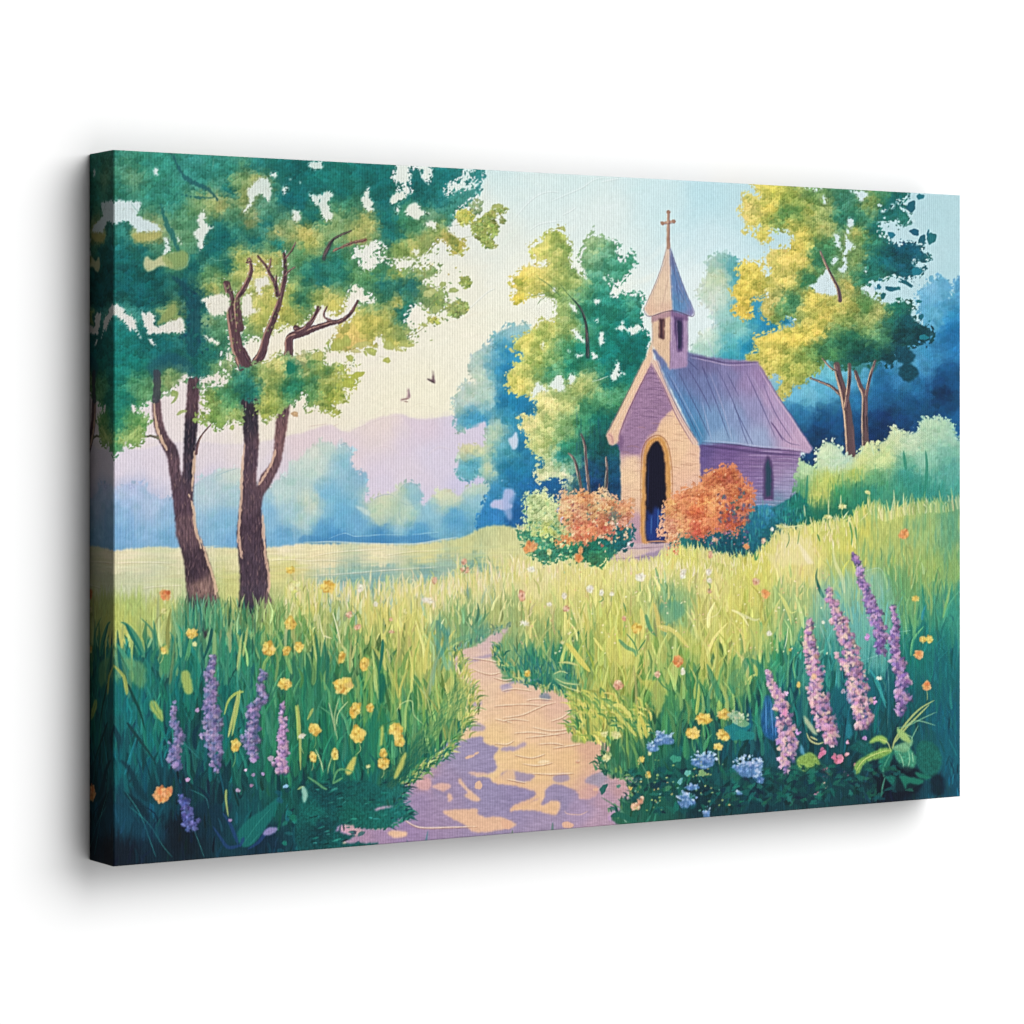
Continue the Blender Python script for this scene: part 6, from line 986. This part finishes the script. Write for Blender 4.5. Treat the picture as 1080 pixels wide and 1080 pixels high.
wrap('wrapped_edge', lambda s, t: t*W_, lambda s, t: s*DD, lambda s, t: st(t*W_, RND+s*DD, 0*s), 40, 600, False, 'lower wrapped edge of the cloth')

# the wall behind it
wm, nt, bs = new_mat('matt_white_paint'); N, L = nt.nodes, nt.links
bs.inputs['Base Color'].default_value = (.3, .3, .3, 1); bs.inputs['Roughness'].default_value = .95; bs.inputs['Specular IOR Level'].default_value = .05
tc = N.new('ShaderNodeTexCoord'); ns = N.new('ShaderNodeTexNoise'); ns.inputs['Scale'].default_value = 60; ns.inputs['Detail'].default_value = 4; L.new(tc.outputs['Object'], ns.inputs['Vector'])
bp = N.new('ShaderNodeBump'); bp.inputs['Strength'].default_value = .02; bp.inputs['Distance'].default_value = .001; L.new(ns.outputs['Fac'], bp.inputs['Height']); L.new(bp.outputs[0], bs.inputs['Normal'])
me = bpy.data.meshes.new('wall')
w0, w1_, z0, z1, y0, y1 = -6, 8, -3.2, 3.6, DEP+.0008, DEP+.12
v = [(x, y, z) for y in (y0, y1) for z in (z0, z1) for x in (w0, w1_)]
me.from_pydata(v, [], [(0, 1, 3, 2), (4, 6, 7, 5), (0, 4, 5, 1), (2, 3, 7, 6), (0, 2, 6, 4), (1, 5, 7, 3)]); me.materials.append(wm)
wall = bpy.data.objects.new('wall', me); COL.objects.link(wall); wall.matrix_world = root.matrix_basis
wall.location = root.location; wall.rotation_euler = root.rotation_euler
wall['kind'] = 'structure'; wall['label'] = 'plain bright white wall behind the canvas'

# ---------------------------------------------------------------- light: a very large softbox up and to the right, a weak one from below
nrm = Vector((U.y, -U.x, 0)); uu = Vector((U.x, U.y, 0)); ctr = Vector((P0.x, P0.y, ZB+H_/2))+uu*W_/2
def softbox(name, LD, TU, TV, SU, SV, PW):
    ld = bpy.data.lights.new(name, 'AREA'); ld.shape = 'ELLIPSE'; ld.size = LD*SU; ld.size_y = LD*SV; ld.energy = PW; ld.color = (1, 1, 1)
    lo = bpy.data.objects.new(name, ld); COL.objects.link(lo)
    lo.matrix_world = Matrix.Translation(ctr+nrm*LD+uu*LD*TU+Vector((0, 0, LD*TV))) @ Matrix(((uu.x, 0, nrm.x, 0), (uu.y, 0, nrm.y, 0), (0, 1, 0, 0), (0, 0, 0, 1)))
softbox('key_softbox', 18.0, .92, .78, 1.9, 1.5, 38800.0)
softbox('fill_softbox', 18.0, .4, -.5, 1.4, 1.2, 7800.0)
wd = bpy.data.worlds.new('World'); scene.world = wd; wd.use_nodes = True
wd.node_tree.nodes['Background'].inputs['Color'].default_value = (1, 1, 1, 1); wd.node_tree.nodes['Background'].inputs['Strength'].default_value = .0

cd = bpy.data.cameras.new('camera'); cd.sensor_width = 36; cd.lens = FPX/1080*36; cd.shift_y = -85/1080; cd.clip_end = 100; cd.clip_start = .05
cam = bpy.data.objects.new('camera', cd); COL.objects.link(cam); cam.location = (0, 0, CAMZ); cam.rotation_euler = (math.pi/2, 0, 0)
scene.camera = cam
vs = scene.view_settings; vs.view_transform = 'Standard'; vs.look = 'None'; vs.exposure = 0; vs.gamma = 1; vs.use_curve_mapping = False
scene.render.film_transparent = False
scene.cycles.use_denoising = True
